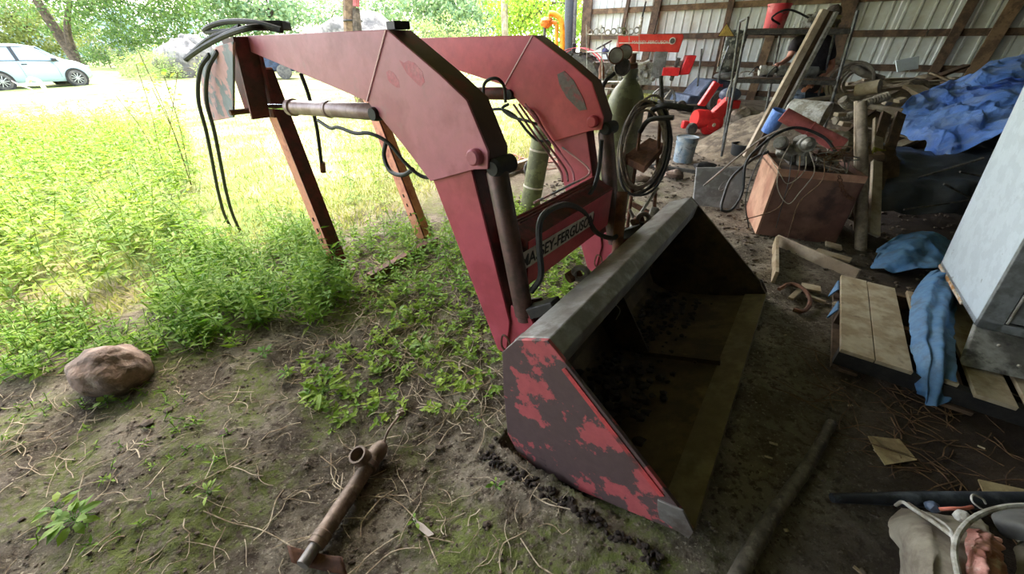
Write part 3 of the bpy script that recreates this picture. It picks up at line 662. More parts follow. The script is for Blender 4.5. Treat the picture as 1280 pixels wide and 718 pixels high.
# trees and bushes outside
def tree(name, label, cat, blobs, m, trunk=None, tm=BARK, seed=0, n_=5000, ls=.24, group=None, limbs=()):
    rg = np.random.default_rng(seed); cs = [(P(x, y, Y), r) for x, y, Y, r in blobs]
    if ls < .15:
        for c_, r_ in list(cs):
            while c_.z-r_ > .2: c_ = c_-ZZ*r_*.9; cs.append((c_, r_))
    base = Vector(trunk[0]) if trunk else Vector((cs[0][0].x, cs[0][0].y, hbase(cs[0][0].x, cs[0][0].y)))
    t_ = thing(name, label, cat, base, group); tb = MB()
    if trunk:
        tb.tube(smoothpath(trunk[:-1], 4), list(np.linspace(trunk[-1], trunk[-1]*.45, (len(trunk)-2)*4+1)), 10)
        top = Vector(trunk[-2])
    else:
        top = cs[0][0]; tb.tube([base, base.lerp(top, .6)], [.16, .08] if ls > .15 else [.025, .015], 8)
    for c_, r in cs[:6]: tb.tube([top-ZZ*.5, top.lerp(c_, .5)+ZZ*(.3 if ls > .15 else 0), c_], [.12, .07, .02] if ls > .15 else [.02, .012, .008], 6)
    for l_ in limbs: tb.tube(smoothpath(l_[0], 4), list(np.linspace(l_[1], l_[1]*.4, (len(l_[0])-1)*4+1)), 8)
    tb.build('trunk', tm, t_)
    w_ = np.array([r**2 for _, r in cs]); w_ = w_/w_.sum(); idx = rg.choice(len(cs), n_, p=w_)
    q = norm(rg.normal(size=(n_, 3))); rad = rg.uniform(.35, 1, n_)**.5
    # leaves hang in sprays, so that sky shows between them
    sp = rg.integers(0, max(8, n_//28), n_); off = norm(rg.normal(size=(sp.max()+1, 3)))*(rg.uniform(.3, 1, (sp.max()+1, 1))**.5)
    sidx = rg.choice(len(cs), sp.max()+1, p=w_); idx = sidx[sp]
    cc = np.array([tuple(c_) for c_, _ in cs])[idx]; rr = np.array([r for _, r in cs])[idx][:, None]
    pos = cc+off[sp]*rr*np.array([[1.05, 1.05, .85]])+rg.normal(size=(n_, 3))*np.array([[.42, .42, .2]])*(ls/.24)
    keep = pos[:, 2] > base.z+.15; pos = pos[keep]; n2 = len(pos)
    d = rg.normal(size=(n2, 3)); d[:, 2] -= .4; ln = rg.uniform(.7, 1.3, n2)*ls
    leafmesh('foliage', m, pos, d, rg.normal(size=(n2, 3)), ln, ln*.62, np.clip(rg.normal(.5, .3, n2), 0, 1), t_, kind='stuff', simple=True)
    return t_
tb0 = G(101, 84); Yt = tb0.y
tree('leaning_tree', 'dark trunked tree leaning left behind the pale car', 'tree', [(150, 20, Yt, 2.6), (60, 5, Yt+1, 2.6), (220, 25, Yt, 2.4), (270, 5, Yt-1, 2.3), (190, -20, Yt, 2.8), (100, -35, Yt, 3), (295, 30, Yt+1, 1.3), (235, 48, Yt, 1.1), (160, 42, Yt+1, 1.3)], LEAFT,
     [tb0, P(92, 70, Yt), P(70, 38, Yt), P(46, 0, Yt), P(30, -25, Yt), .42], seed=31, n_=19000, ls=.2, limbs=[([tb0, P(88, 55, Yt), P(84, 30, Yt), P(88, 0, Yt)], .3)])
tree('bushy_tree', 'olive yellow tree behind the car at the picture edge', 'tree', [(20, 30, Yt+4, 2.8), (-30, 20, Yt+3, 3), (60, 40, Yt+5, 2), (0, 0, Yt+4, 2.6), (115, 48, Yt+4, 1.3)], LEAFO, seed=32, n_=9000, ls=.24)
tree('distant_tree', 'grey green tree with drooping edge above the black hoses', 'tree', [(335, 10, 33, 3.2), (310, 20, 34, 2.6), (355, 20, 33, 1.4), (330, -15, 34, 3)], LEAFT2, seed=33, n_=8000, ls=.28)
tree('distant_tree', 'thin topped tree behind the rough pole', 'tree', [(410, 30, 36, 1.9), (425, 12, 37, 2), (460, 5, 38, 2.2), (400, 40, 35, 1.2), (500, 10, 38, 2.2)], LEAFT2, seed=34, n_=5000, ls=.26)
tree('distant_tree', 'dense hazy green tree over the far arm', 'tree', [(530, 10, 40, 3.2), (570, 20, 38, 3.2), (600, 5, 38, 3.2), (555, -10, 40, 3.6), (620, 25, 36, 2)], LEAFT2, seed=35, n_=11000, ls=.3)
tree('vine_tree', 'tree hung with bright vine leaves by the barn corner', 'tree', [(650, 20, 24, 1.3), (690, 10, 22, 1.9), (700, 30, 21, 1.1), (640, 35, 24, .8), (720, 5, 20, 1.1), (640, 0, 24, 1.5), (675, -10, 23, 1.8)], LEAFSUN, seed=36, n_=9000, ls=.16)
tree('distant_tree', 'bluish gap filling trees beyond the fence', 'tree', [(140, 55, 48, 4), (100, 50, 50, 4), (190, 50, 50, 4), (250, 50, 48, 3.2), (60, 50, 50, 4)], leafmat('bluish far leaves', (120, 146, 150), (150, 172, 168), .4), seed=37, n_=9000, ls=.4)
tree('sunlit_bush', 'pale yellow green bush rising over the straight boom', 'bush', [(560, 38, 24, .9), (540, 40, 24, .7), (590, 42, 24, .7), (515, 42, 25, .6), (500, 38, 26, .5)], LEAFB, seed=38, n_=5000, ls=.13)
tree('sunlit_bush', 'whitish bush left of the rough pole', 'bush', [(400, 42, 26, .7), (415, 40, 26, .7), (380, 45, 27, .6), (360, 48, 27, .5)], leafmat('whitish green', (176, 188, 140), (220, 224, 190), .4), seed=39, n_=3500, ls=.14)
tree('sunlit_bush', 'dark green bush at the foot of the leaning tree', 'bush', [(130, 66, Yt-1, .8), (152, 70, Yt-1, .7), (115, 66, Yt, .7), (172, 64, Yt, .7)], LEAFT, seed=40, n_=3000, ls=.13)
tree('sunlit_bush', 'green shrubs around the boulder', 'bush', [(198, 80, 23, .8), (262, 88, 22, .6), (280, 90, 22, .5), (186, 82, 24, .8), (300, 92, 22, .4)], LEAFB, seed=41, n_=2600, ls=.10)
# climbing leaves on the pole at the barn corner
a = P(632, 58, 22); b = P(630, -20, 22)
t_ = thing('utility_pole', 'slim pale pole standing left of the yellow pipe', 'pole', (a.x, a.y, hbase(a.x, a.y)))
MB().tube([(a.x, a.y, hbase(a.x, a.y)), b], .16, 10).build('pole_shaft', WOODG, t_)
a = P(440, 60, 13); b = P(436, -12, 13)
t_ = thing('rough_pole', 'rough splintered timber pole standing behind the boom', 'pole', (a.x, a.y, hbase(a.x, a.y)))
MB().tube([(a.x, a.y, hbase(a.x, a.y)), a, b], [.2, .2, .17], 7).build('pole_shaft', WOODB, t_)
MB().tube([P(447, 42, 12.8), P(445, 10, 12.8)], [.14, .10], 6).build('split_piece', BARK, t_); MB().tube([P(445, 8, 12.7), P(446, -12, 12.7)], .09, 6).build('split_piece', PINK, t_)
MB().torus(P(441, 26, 13), .24, .025, ZZ, 16, 6).build('wire_wrap', BLACK, t_)

# fence far behind the lawn
fr = thing('rail_fence', 'low pale rail fence beyond the lawn', 'fence', P(135, 82, 40))
for k in range(4): MB().beam(P(116, 72-k*3.4, 40), P(160, 71-k*3.4, 41), .05, .12).build('rail', GREYM, fr)
for x in (117, 138, 158): MB().beam(P(x, 80, 40), P(x, 58, 40), .12, .12, V).build('post', GREYM, fr)
# boulders
def boulder(px, Y, r, label, seed, m=BOULDER):
    c_ = P(px[0], px[1], Y); c_.z = hbase(c_.x, c_.y)+r[2]*.62; o_ = MB().blob(c_, r, 28, 18, .35, 1.3, seed).build('boulder', m, smooth=60); tag(o_, label, 'boulder'); return o_
boulder((228, 78), 24, (1.15, 1.0, 1.05), 'large pale grey boulder behind the hanging hoses', 3)
boulder((246, 60), 27, (.9, .9, 1.3), 'smaller boulder resting behind the large pale one', 5)
boulder((447, 42), 24, (2.4, 2.0, 1.75), 'grey rounded mound behind the rough pole', 8)
boulder((385, 52), 30, (2.2, 1.8, 1.2), 'low pale mound far beyond the boom', 9)
# dark covered implement behind the boom
c0 = P(338, 92, 23); c0.z = hbase(c0.x, c0.y); t_ = thing('covered_trailer', 'dark blue box trailer on the lawn behind the boom', 'trailer', c0)
RZ = Matrix.Rotation(.3, 3, 'Z'); MB().box(c0+ZZ*.75, (2.6, 1.3, .8), RZ).build('trailer_body', mat('navy', (46, 60, 84), (30, 38, 52)), t_, bevel=.08)
MB().box(c0+Vector((.1, 0, 1.3)), (1.7, 1.0, .35), RZ).build('cover', TARPK, t_, bevel=.1)
for s_ in (-.8, .8): MB().lathe(c0+RZ@Vector((s_, -.75, .34)), c0+RZ@Vector((s_, -.55, .34)), [(0, .28), (.1, .34), (.9, .34), (1, .28)], 20).build('wheel', TYRE, t_)

# ------------------------------------------------------------ the car
ca = P(98, 99, 18.6); ca.z = hbase(ca.x, ca.y); cb_ = P(6, 107, 16.6); cb_.z = hbase(cb_.x, cb_.y)
car = thing('car', 'pale silver green hatchback parked on the grass under the trees', 'car', (0, 0, 0))
fw = (ca-cb_); fw.z = 0; WB = fw.length; ang = math.atan2(fw.y, fw.x); mid = (ca+cb_)/2
# local: x forward from mid wheelbase, y left; right side (y<0) faces the camera
HW = .80
def cp(x, y, z): return Vector((x, y, z))
# stations: x, sill z, belt z, roof z, half width low, half width roof
ST_ = [(-1.92, .42, .70, .72, .60, .55), (-1.84, .30, .88, .92, .70, .6), (-1.70, .24, .95, 1.18, .76, .58), (-1.35, .22, .97, 1.40, .79, .58), (-.8, .20, .96, 1.49, .81, .60), (-.1, .20, .94, 1.50, .82, .61), (.35, .20, .92, 1.44, .82, .60), (.85, .20, .91, 1.16, .82, .62), (1.15, .20, .90, .97, .81, .64), (1.55, .22, .84, .89, .78, .62), (1.82, .26, .72, .76, .70, .56), (1.95, .36, .58, .60, .58, .5)]
k_ = WB/2.45
m_ = MB(); ring = []
for x, zs, zb, zr, wl, wr_ in ST_:
    x *= k_
    pr = [(0, zs), (wl*.92, zs), (wl, zs+.12), (wl+.02, (zs+zb)/2+.04), (wl-.02, zb), (wr_+(wl-wr_)*.35, zb+(zr-zb)*.55), (wr_, zr-.04*(zr > zb+.1)), (wr_*.6, zr+.02), (0, zr+.03)]
    ring.append([(x, -y, z) for y, z in pr]+[(x, y, z) for y, z in pr[-2:0:-1]])
for r_ in ring: m_.v += [Vector(q) for q in r_]
nr = len(ring[0])
for i in range(len(ring)-1):
    for k in range(nr): m_.f.append([i*nr+k, i*nr+(k+1) % nr, (i+1)*nr+(k+1) % nr, (i+1)*nr+k])
m_.f += [list(range(nr)), [(len(ring)-1)*nr+k for k in range(nr)][::-1]]
body = m_.build('car_body', CARW, car, smooth=50)
xw = WB/2
for s_ in (-1, 1):
    def sd2(pts, dy=0, th=.01): return MB().prism([(x*k_, s_*y, z) for x, y, z in pts], (0, s_*th, 0))
    sd2([(-1.25, .775, .99), (-.45, .79, .98), (-.45, .675, 1.38), (-.9, .66, 1.40), (-1.2, .68, 1.30)]).build('window', GLASS, car)
    sd2([(-.35, .79, .98), (.86, .80, .945), (.35, .68, 1.34), (0, .675, 1.40), (-.35, .675, 1.40)]).build('window', GLASS, car)
    sd2([(-.46, .795, .96), (-.34, .795, .96), (-.34, .68, 1.42), (-.46, .68, 1.42)], 0, .02).build('pillar_trim', TRIMK, car)
    MB().tube([(x*k_, s_*y, z) for x, y, z in [(-1.28, .785, .975), (.9, .805, .93), (.62, .75, 1.14), (.36, .69, 1.37), (0, .68, 1.43), (-.5, .675, 1.43), (-1.0, .66, 1.41), (-1.28, .68, 1.26)]], .014, 6).build('window_trim', TRIMK, car)
    MB().tube([(-.42*k_, s_*.835, .3), (-.42*k_, s_*.84, .6), (-.45*k_, s_*.82, .94)], .004, 4).build('door_seam', TRIMK, car)
    MB().tube([(.72*k_, s_*.84, .35), (.72*k_, s_*.845, .7), (.62*k_, s_*.82, .9)], .004, 4).build('door_seam', TRIMK, car)
    MB().box((-.28*k_, s_*.845, .84), (.16, .03, .04)).build('door_handle', TRIMK, car, bevel=.008)
    MB().box((.72*k_, s_*.90, .98), (.14, .16, .11)).build('wing_mirror', TRIMK, car, bevel=.03)
    for wx in (-xw, xw):
        MB().lathe((wx, s_*.70, .30), (wx, s_*.845, .30), [(0, .36), (1, .365)], 28).build('wheel_arch', BLACK, car)
        wh = MB().lathe((wx, s_*.66, .29), (wx, s_*.86, .29), [(0, .26), (.1, .295), (.9, .295), (1, .25), (1.0, .2), (.9, .2)], 28).build('wheel', TYRE, car)
        rm = MB().lathe((wx, s_*.80, .29), (wx, s_*.85, .29), [(0, .2), (1, .2), (.7, .19)], 24); rm.lathe((wx, s_*.84, .29), (wx, s_*.87, .29), [(0, .05), (1, .04)], 12)
        for q in range(10):
            a_ = q*PI/5; rm.beam((wx, s_*.86, .29), (wx+math.cos(a_)*.195, s_*.855, .29+math.sin(a_)*.195), .025, .01, (0, 1, 0))
        rm.build('rim', ALLOY, wh)
MB().prism([(.98*k_, -.60, 1.0), (.98*k_, .60, 1.0), (.45*k_, .54, 1.42), (.45*k_, -.54, 1.42)], (.03, 0, .02)).build('windscreen', GLASS, car)
MB().box((1.84*k_, -.56, .68), (.16, .22, .12)).build('headlamp', GLASS, car, bevel=.03); MB().box((1.84*k_, .56, .68), (.16, .22, .12)).build('headlamp', GLASS, car, bevel=.03)
MB().box((1.93*k_, 0, .42), (.1, 1.1, .2)).build('bumper', CARW, car, bevel=.04)
car.location = (mid.x+V.x*0, mid.y, mid.z); q = Vector((math.cos(ang-PI/2), math.sin(ang-PI/2), 0)); car.location = Vector(car.location)-q*.85; car.rotation_euler = (0, 0, ang)
wp = smoothpath([P(36, 104, 12), P(37, 99, 12), P(42, 99, 12), P(49, 102, 12), P(55, 110, 12)], 5); a = wp[-1]
tag(MB().tube([(wp[0].x, wp[0].y, wp[0].z)]+wp[1:]+[Vector((a.x+.05, a.y, height(a.x, a.y)))], .05, 8).build('bent_pipe', WHITEP), 'white bent pipe sticking out of the lawn in front of the car', 'pipe')
wp = smoothpath([G(12, 100), P(24, 106, 11), P(44, 116, 10), G(60, 150)], 5)
tag(MB().tube(wp, .014, 6).build('thin_wire', WHITEP), 'thin pale wire stretched over the lawn by the car', 'wire')

# ------------------------------------------------------------ machinery at the back of the barn
def lerp2(a, b, t): return a+(b-a)*t
def frame(o_, ang_):                      # local frame -> world points
    x = Vector((math.cos(ang_), math.sin(ang_), 0)); y = Vector((-x.y, x.x, 0))
    return lambda a, b, c_: Vector(o_)+x*a+y*b+ZZ*c_
# red tractor
ra = P(722, 90, 11.9); fa = P(838, 108, 11.3); d_ = fa-ra; d_.z = 0; TL_ = d_.length; ta = math.atan2(d_.y, d_.x)
gz = hbase(ra.x, ra.y); T = frame((ra.x, ra.y, gz), ta); TX = Matrix.Rotation(ta, 3, 'Z')
tr = thing('tractor', 'old red farm tractor standing against the white metal wall', 'tractor', (ra.x, ra.y, gz))
def wheel(parent, f, x, y, z, r, w_, rimm, out=-1, tread=0, name='wheel'):
    a = f(x, y-w_/2, z); b = f(x, y+w_/2, z)
    o_ = MB().lathe(a, b, [(0, r*.62), (.02, r*.9), (.2, r), (.8, r), (.98, r*.9), (1, r*.62), (.8, r*.6), (.2, r*.6)], 32).build(name, TYRE, parent)
    MB().lathe(f(x, y-w_*.35, z), f(x, y+w_*.1, z), [(0, r*.62), (0.02, r*.66), (.5, r*.64), (.6, r*.3), (1, r*.3)], 28).build('rim', CREAM, o_)
    MB().lathe(f(x, y-w_*.30, z), f(x, y+w_*.1, z), [(0, r*.5), (.3, r*.42), (.31, r*.15), (1, r*.12)], 28).build('wheel_disc', rimm, o_)
    if tread:
        m_ = MB()
        for k in range(tread):
            q = 2*PI*k/tread
            for s_ in (-1, 1):
                p0 = f(x+math.cos(q)*r*1.0, y, z+math.sin(q)*r*1.0); p1 = f(x+math.cos(q+.22)*r*.97, y+s_*w_*.5, z+math.sin(q+.22)*r*.97)
                m_.beam(p0, p1, .04, .05, (p0-f(x, y, z)))
        m_.build('tread', TYRE, o_)
    return o_
wheel(tr, T, 0, -.55, .70, .70, .3, BRED, tread=20); wheel(tr, T, 0, .65, .70, .70, .3, BRED, tread=20)
wheel(tr, T, TL_, -.45, .29, .29, .16, BRED); wheel(tr, T, TL_, .6, .29, .29, .16, BRED)
hood = MB().prism([T(.95, -.30, 1.45), T(2.45, -.30, 1.42), T(2.50, -.30, 1.76), T(2.45, -.30, 1.80), T(.95, -.30, 1.80)], T(0, .56, 0)-T(0, 0, 0)).build('hood', TRED, tr, bevel=.02)
MB().beam(T(1.0, -.305, 1.62), T(2.3, -.305, 1.62), .006, .02).build('hood_stripe', WHITEP, hood)
text('lettering', 'MASSEY-FERGUSON', .10, T(1.75, -.312, 1.63), T(1, 0, 0)-T(0, 0, 0), ZZ, WHITEP, hood, .002)
MB().lathe(T(2.25, -.30, 1.66), T(2.25, -.32, 1.66), [(0, .075), (1, .075)], 20).build('badge', WHITEP, hood); MB().lathe(T(2.25, -.318, 1.66), T(2.25, -.328, 1.66), [(0, .055), (1, .055)], 20).build('badge_centre', DKM, hood)
MB().prism([T(2.40, -.26, .80), T(2.40, .22, .80), T(2.48, .22, 1.3), T(2.48, -.26, 1.3)], T(.05, 0, 0)-T(0, 0, 0)).build('grille', DKM, tr)
MB().prism([T(1.90, -.30, .86), T(2.2, -.30, .86), T(2.2, -.30, 1.44), T(1.90, -.30, 1.44)], T(0, .5, 0)-T(0, 0, 0)).build('side_panel', CONC, tr, bevel=.01)
MB().prism([T(2.15, -.36, .92), T(2.55, -.36, .92), T(2.55, -.36, 1.10), T(2.15, -.36, 1.10)], T(0, .6, 0)-T(0, 0, 0)).build('front_bolster', BRED, tr, bevel=.01)
MB().prism([T(2.56, -.30, .93), T(2.80, -.30, .96), T(2.88, -.30, 1.36), T(2.65, -.30, 1.36)], T(0, .5, 0)-T(0, 0, 0)).build('front_weight', BRED, tr, bevel=.02)
en = MB().box(T(1.3, -.02, .95), (1.3, .45, .5), TX)
for i in range(16): en.blob(T(.75+i*.08, -.28+.03*(i % 3), .85+.3*((i*7) % 5)/5), (.07, .06, .07), 8, 5, .2, 2, i)
en.build('engine', GREYM, tr); MB().tube(smoothpath([T(1.1, -.34, 1.20), T(1.3, -.36, 1.25), T(1.6, -.36, 1.18), T(1.8, -.34, 1.25)]), .035, 8).build('manifold', WIRE, tr)
MB().tube([T(1.42, -.25, 1.2), T(1.45, -.25, 1.75)], .022, 8).build('exhaust', RUST, tr); MB().tube([T(1.45, -.25, 1.8), T(1.46, -.25, 2.15)], .042, 10).build('muffler', WIRE, tr); MB().tube([T(1.46, -.25, 2.1), T(1.50, -.25, 2.45)], .02, 8).build('exhaust_stack', BLACK, tr)
for s_ in (-.55, .6):
    MB().grid(lambda a, b: T(math.cos(PI*.15+a*PI*.8)*.78, s_+(b-.5)*.34, .72+math.sin(PI*.15+a*PI*.8)*.80), 14, 2).build('fender', REDFAR, tr, solid=.012)
MB().box(T(.35, .05, 1.0), (1.0, .5, .4), TX).build('transmission', DKM, tr); MB().box(T(.05, .05, 1.25), (.4, .45, .08), TX).build('seat', BLACK, tr, bevel=.02)
MB().box(T(-.15, .05, 1.45), (.07, .45, .35), TX).build('backrest', BLACK, tr, bevel=.02)
MB().torus(T(.62, .05, 1.58), .2, .015, T(-.5, 0, 1)-T(0, 0, 0), 24, 6).build('steering_wheel', BLACK, tr); MB().tube([T(.8, .05, 1.2), T(.62, .05, 1.58)], .02, 6).build('steering_column', DKM, tr)

# riding mower with its torn seat
g0 = G(872, 136); g0.z = hbase(g0.x, g0.y); Mw = frame(g0, .15); mw = thing('riding_mower', 'blue grey riding mower with a torn grey high backed seat', 'mower', g0)
MB().prism([Mw(-.1, 0, .28), Mw(.72, 0, .28), Mw(.72, 0, .62), Mw(.2, 0, .66), Mw(.05, 0, .5)], Mw(0, .7, 0)-Mw(0, 0, 0)).build('body', BLUEG, mw, bevel=.04)
MB().prism([Mw(-.35, -.05, .16), Mw(.3, -.05, .16), Mw(.3, -.05, .3), Mw(-.3, -.05, .34)], Mw(0, .8, 0)-Mw(0, 0, 0)).build('mower_deck', BLUEG, mw, bevel=.03)
text('lettering', 'Ariens', .13, Mw(.32, -.012, .54), Mw(1, 0, 0)-Mw(0, 0, 0), ZZ, BRED, mw, .003)
wheel(mw, Mw, .35, -.12, .22, .22, .16, GREYM); wheel(mw, Mw, .62, .75, .22, .22, .16, GREYM); wheel(mw, Mw, -.45, -.02, .12, .12, .08, GREYM)
s0 = MB().grid(lambda a, b: Mw(.34+a*.46+.05*b, .15+.06*math.sin(a*PI)*-1, .80+b*.80)+Vector((0, -.02*noise.noise(Vector((a*5, b*5, 0))), 0)), 14, 12).build('backrest', mat('torn grey vinyl', (150, 152, 146), (88, 92, 88), (206, 206, 198), scale=6, thr3=.58, soft=.05, rough=.6, bump=.4, bscale=20), mw, solid=.09)
MB().blob(Mw(.55, .05, .72), (.27, .25, .08), 16, 8, .1).build('seat', CONC, mw)
MB().tube(smoothpath([Mw(.32, -.05, .60), Mw(.30, -.05, .9), Mw(.36, -.05, 1.3)]), .02, 8).build('arm_lever', TUBEM, mw)
MB().tube([Mw(.05, .3, .5), Mw(-.05, .3, 1.25)], .02, 8).build('steering_lever', TUBEM, mw)
tri = [P(898, 45, 9.2), P(917, 45, 9.2), P(908, 30, 9.2)]; t_ = thing('warning_triangle', 'dusty orange and yellow slow vehicle triangle above the torn seat', 'sign', sum(tri, Vector())/3)
cc = sum(tri, Vector())/3
MB().prism([cc+(p-cc)*1.18 for p in tri], (0, .01, 0)).build('red_border', REDDK, t_); MB().prism([p-Vector((0, .01, 0)) for p in tri], (0, .008, 0)).build('yellow_centre', mat('dusty yellow', (222, 196, 110), (200, 170, 96), scale=12), t_)
MB().beam(cc+Vector((.02, .03, -.6)), cc+Vector((0, .03, .1)), .05, .03).build('bracket', WOODD, t_)

# red tiller / snow thrower
g0 = G(888, 161); Tl = frame(g0, .1); tl = thing('garden_tiller', 'bright red walk behind tiller with a round chain case', 'machine', g0)
MB().lathe(Tl(-.02, 0, .17), Tl(-.02, -.12, .17), [(0, .215), (.6, .215), (.7, .17), (.71, .175), (.8, .13), (1, .12)], 28).build('chain_case', BRED, tl)
MB().lathe(Tl(-.02, -.11, .17), Tl(-.02, -.135, .17), [(0, .04), (1, .03)], 12).build('hub', CREAM, tl)
MB().prism([Tl(-.05, -.02, .36), Tl(.19, -.02, .2), Tl(.32, -.02, .62), Tl(.22, -.02, .64)], Tl(0, .16, 0)-Tl(0, 0, 0)).build('housing', BRED, tl, bevel=.015)
MB().lathe(Tl(-.36, .05, .26), Tl(-.1, .05, .24), [(0, .16), (.2, .18), (1, .18)], 20).build('drum_cover', BRED, tl)
MB().prism([Tl(-.34, .02, .50), Tl(-.20, .02, .48), Tl(.0, .02, .86), Tl(-.12, .02, .92)], Tl(0, .10, 0)-Tl(0, 0, 0)).build('chute', BRED, tl, bevel=.02)
wheel(tl, Tl, -.42, -.05, .10, .105, .09, CREAM); MB().box(Tl(-.52, .05, .16), (.12, .12, .14)).build('front_guard', BRED, tl, bevel=.02)
MB().box(Tl(.40, .25, .50), (.34, .3, .16)).build('engine_cowl', BRED, tl, bevel=.03); MB().blob(Tl(.38, .25, .66), (.2, .18, .13), 16, 9).build('fuel_tank', BLUEG, tl)
MB().tube(smoothpath([Tl(.2, 0, .45), Tl(.16, 0, .8), Tl(.35, .05, 1.05), Tl(.7, .1, 1.05)]), .014, 6).build('handlebar', WIRE, tl)
# sack beside the tiller
o_ = MB().blob(G(925, 160)+ZZ*.14, (.26, .2, .22), 24, 14, .5, 2.2, 4).build('plastic_bag', CLOTHG, smooth=70); tag(o_, 'crumpled pale plastic bag beside the red tiller', 'bag')
# spoked wheel leaning on the tractor
c_ = G(826, 141)+ZZ*.27; t_ = thing('spoked_wheel', 'grey spoked iron wheel propped in front of the tractor', 'wheel', c_-ZZ*.27); nn = Vector((-.25, -1, .2))
MB().torus(c_, .25, .018, nn, 32, 8).build('rim', TUBEM, t_); MB().torus(c_+Vector((.03, .05, 0)), .21, .012, nn, 32, 6).build('inner_ring', TUBEM, t_); x_ = nn.orthogonal().normalized(); y_ = nn.normalized().cross(x_)
for q in range(6):
    a_ = q*PI/3+.2; MB().beam(c_, c_+(x_*math.cos(a_)+y_*math.sin(a_))*.25, .03, .012).build('spoke', WIRE, t_)
# pails
def pail(name, px, r, h, label, m, dz=0, base=None, open_=True, tilt=(0, 0)):
    b_ = base if base is not None else G(*px, dz); ax = Vector((tilt[0], tilt[1], 1)).normalized()*h
    t_ = thing(name, label, 'pail', b_)
    MB().lathe(b_, b_+ax, [(0, r*.88), (.93, r), (.94, r*1.06), (1, r*1.06), (1, r*.98), (.9, r*.94), (.03, r*.84)] if open_ else [(0, r*.9), (.75, r*.97), (.76, r*1.02), (.8, r*1.02), (.81, r*.98), (.95, r), (.96, r*1.06), (1, r*1.06), (1.0, r*.97), (.97, r*.93)], 28).build('pail_body', m, t_)
    MB().tube(smoothpath([b_+ax*.9+Vector((r*1.06, 0, 0)), b_+ax*.6+Vector((0, -r*1.12, 0)), b_+ax*.9+Vector((-r*1.06, 0, 0))]), .004, 5).build('handle', TUBEM, t_)
    return t_
pail('paint_pail', (853, 202), .155, .37, 'blue grey paint spattered pail on the barn floor', PAIL, open_=False)
pail('black_pail', (922, 203), .15, .28, 'black open pail behind the leaning boards', TRIMK)
a = G(800, 207); b = G(900, 222)
tag(MB().beam(a+ZZ*.03, b+ZZ*.03, .06, .05).build('iron_bar', DKM, bevel=.004), 'dark iron bar lying on the floor in front of the paint pail', 'bar')
for i, (x, y, s_) in enumerate(((880, 212, .10), (842, 222, .09), (826, 212, .07), (800, 226, .08))):
    tag(MB().blob(G(x, y)+ZZ*s_*.4, (s_*1.5, s_, s_*.7), 12, 8, .5, 1.5, i+20).build('rubble_stone', ROCK if i else BLACK, smooth=50), ['dark lump of iron beside the grey plate', 'brown stone under the coiled hoses', 'small flat stone left of the paint pail', 'stone on the dirt behind the bucket lip'][i], 'stone')

# metal shelf unit
SHm = thing('shelf_unit', 'grey tube shelf unit crowded with dusty tools', 'shelf', (3.2, 6.0, .1))
def post(px0, Y0, px1, Y1):
    a, b = P(*px0, Y0), P(*px1, Y1); a = a+(a-b)*((a.z-.13)/(b.z-a.z)); return a, b
corners = [post((900, 205), 6.05, (935, 22), 6.0), post((1030, 162), 5.65, (1072, 13), 5.6), post((957, 140), 6.75, (980, 18), 6.7), post((1020, 130), 6.35, (1048, 25), 6.3)]
for a, b in corners: MB().tube([a, b], .018, 10).build('upright', TUBEM, SHm)
a = P(898, 205, 6.35); MB().tube([Vector((a.x, a.y, .13)), P(925, 27, 6.3)], .016, 8).build('upright', TUBEM, SHm); MB().tube([P(925, 27, 6.3), P(935, 22, 6.0)], .014, 8).build('end_rail', TUBEM, SHm)
def at_z(pr, z): a, b = pr; return a.lerp(b, (z-a.z)/(b.z-a.z))
for z, m in ((1.73, WOODD), (1.17, WOODD)):
    q = [at_z(corners[i], z) for i in (0, 1, 3, 2)]
    MB().prism(q, ZZ*.02).build('shelf_board', m, SHm)
    for i in range(4): MB().beam(q[i]-ZZ*.02, q[(i+1) % 4]-ZZ*.02, .02, .05).build('shelf_rail', DKM, SHm)
    for t in np.linspace(0, 1, 14):
        MB().tube([q[0].lerp(q[1], t)+ZZ*.06, q[0].lerp(q[1], t)-ZZ*.05], .003, 4).build('wire', DKM, SHm)
def shelfp(t, dpt, z): q = [at_z(corners[i], z) for i in range(4)]; return q[0].lerp(q[1], t).lerp(q[2].lerp(q[3], t), dpt)
pail('red_pail', None, .135, .27, 'faded red plastic pail on the top shelf', REDPAIL, base=shelfp(.15, .4, 1.755))
tools = [('power_tool', 'white cased power tool at the left of the middle shelf', .2, .35), ('motor', 'grey electric motor lying on the middle shelf', .42, .4), ('fan_heater', 'grey finned motor at the right of the middle shelf', .72, .35), ('grinder', 'small dusty grinder at the back of the middle shelf', .55, .75)]
for i, (nm, lb, t, dp) in enumerate(tools):
    c_ = shelfp(t, dp, 1.195); t_ = thing(nm, lb, 'tool', c_)
    MB().lathe(c_+Vector((-.11, .03, .07)), c_+Vector((.09, -.03, .07)), [(0, .04), (.05, .065), (.4, .068), (.42, .06), (.9, .06), (1, .035)], 16).build('housing', [WIRE, GREYM, CONC, DKM][i], t_)
    MB().lathe(c_+Vector((.09, -.03, .07)), c_+Vector((.17, -.05, .07)), [(0, .03), (.5, .022), (1, .018)], 10).build('spindle', DKM, t_); MB().box(c_+Vector((0, 0, .01)), (.14, .1, .02)).build('base', DKM, t_)
    MB().tube(smoothpath([c_+Vector((-.11, 0, .07)), c_+Vector((-.2, -.06, .12)), c_+Vector((-.26, -.02, .02))]), .008, 6).build('cord', RUBBER, t_)
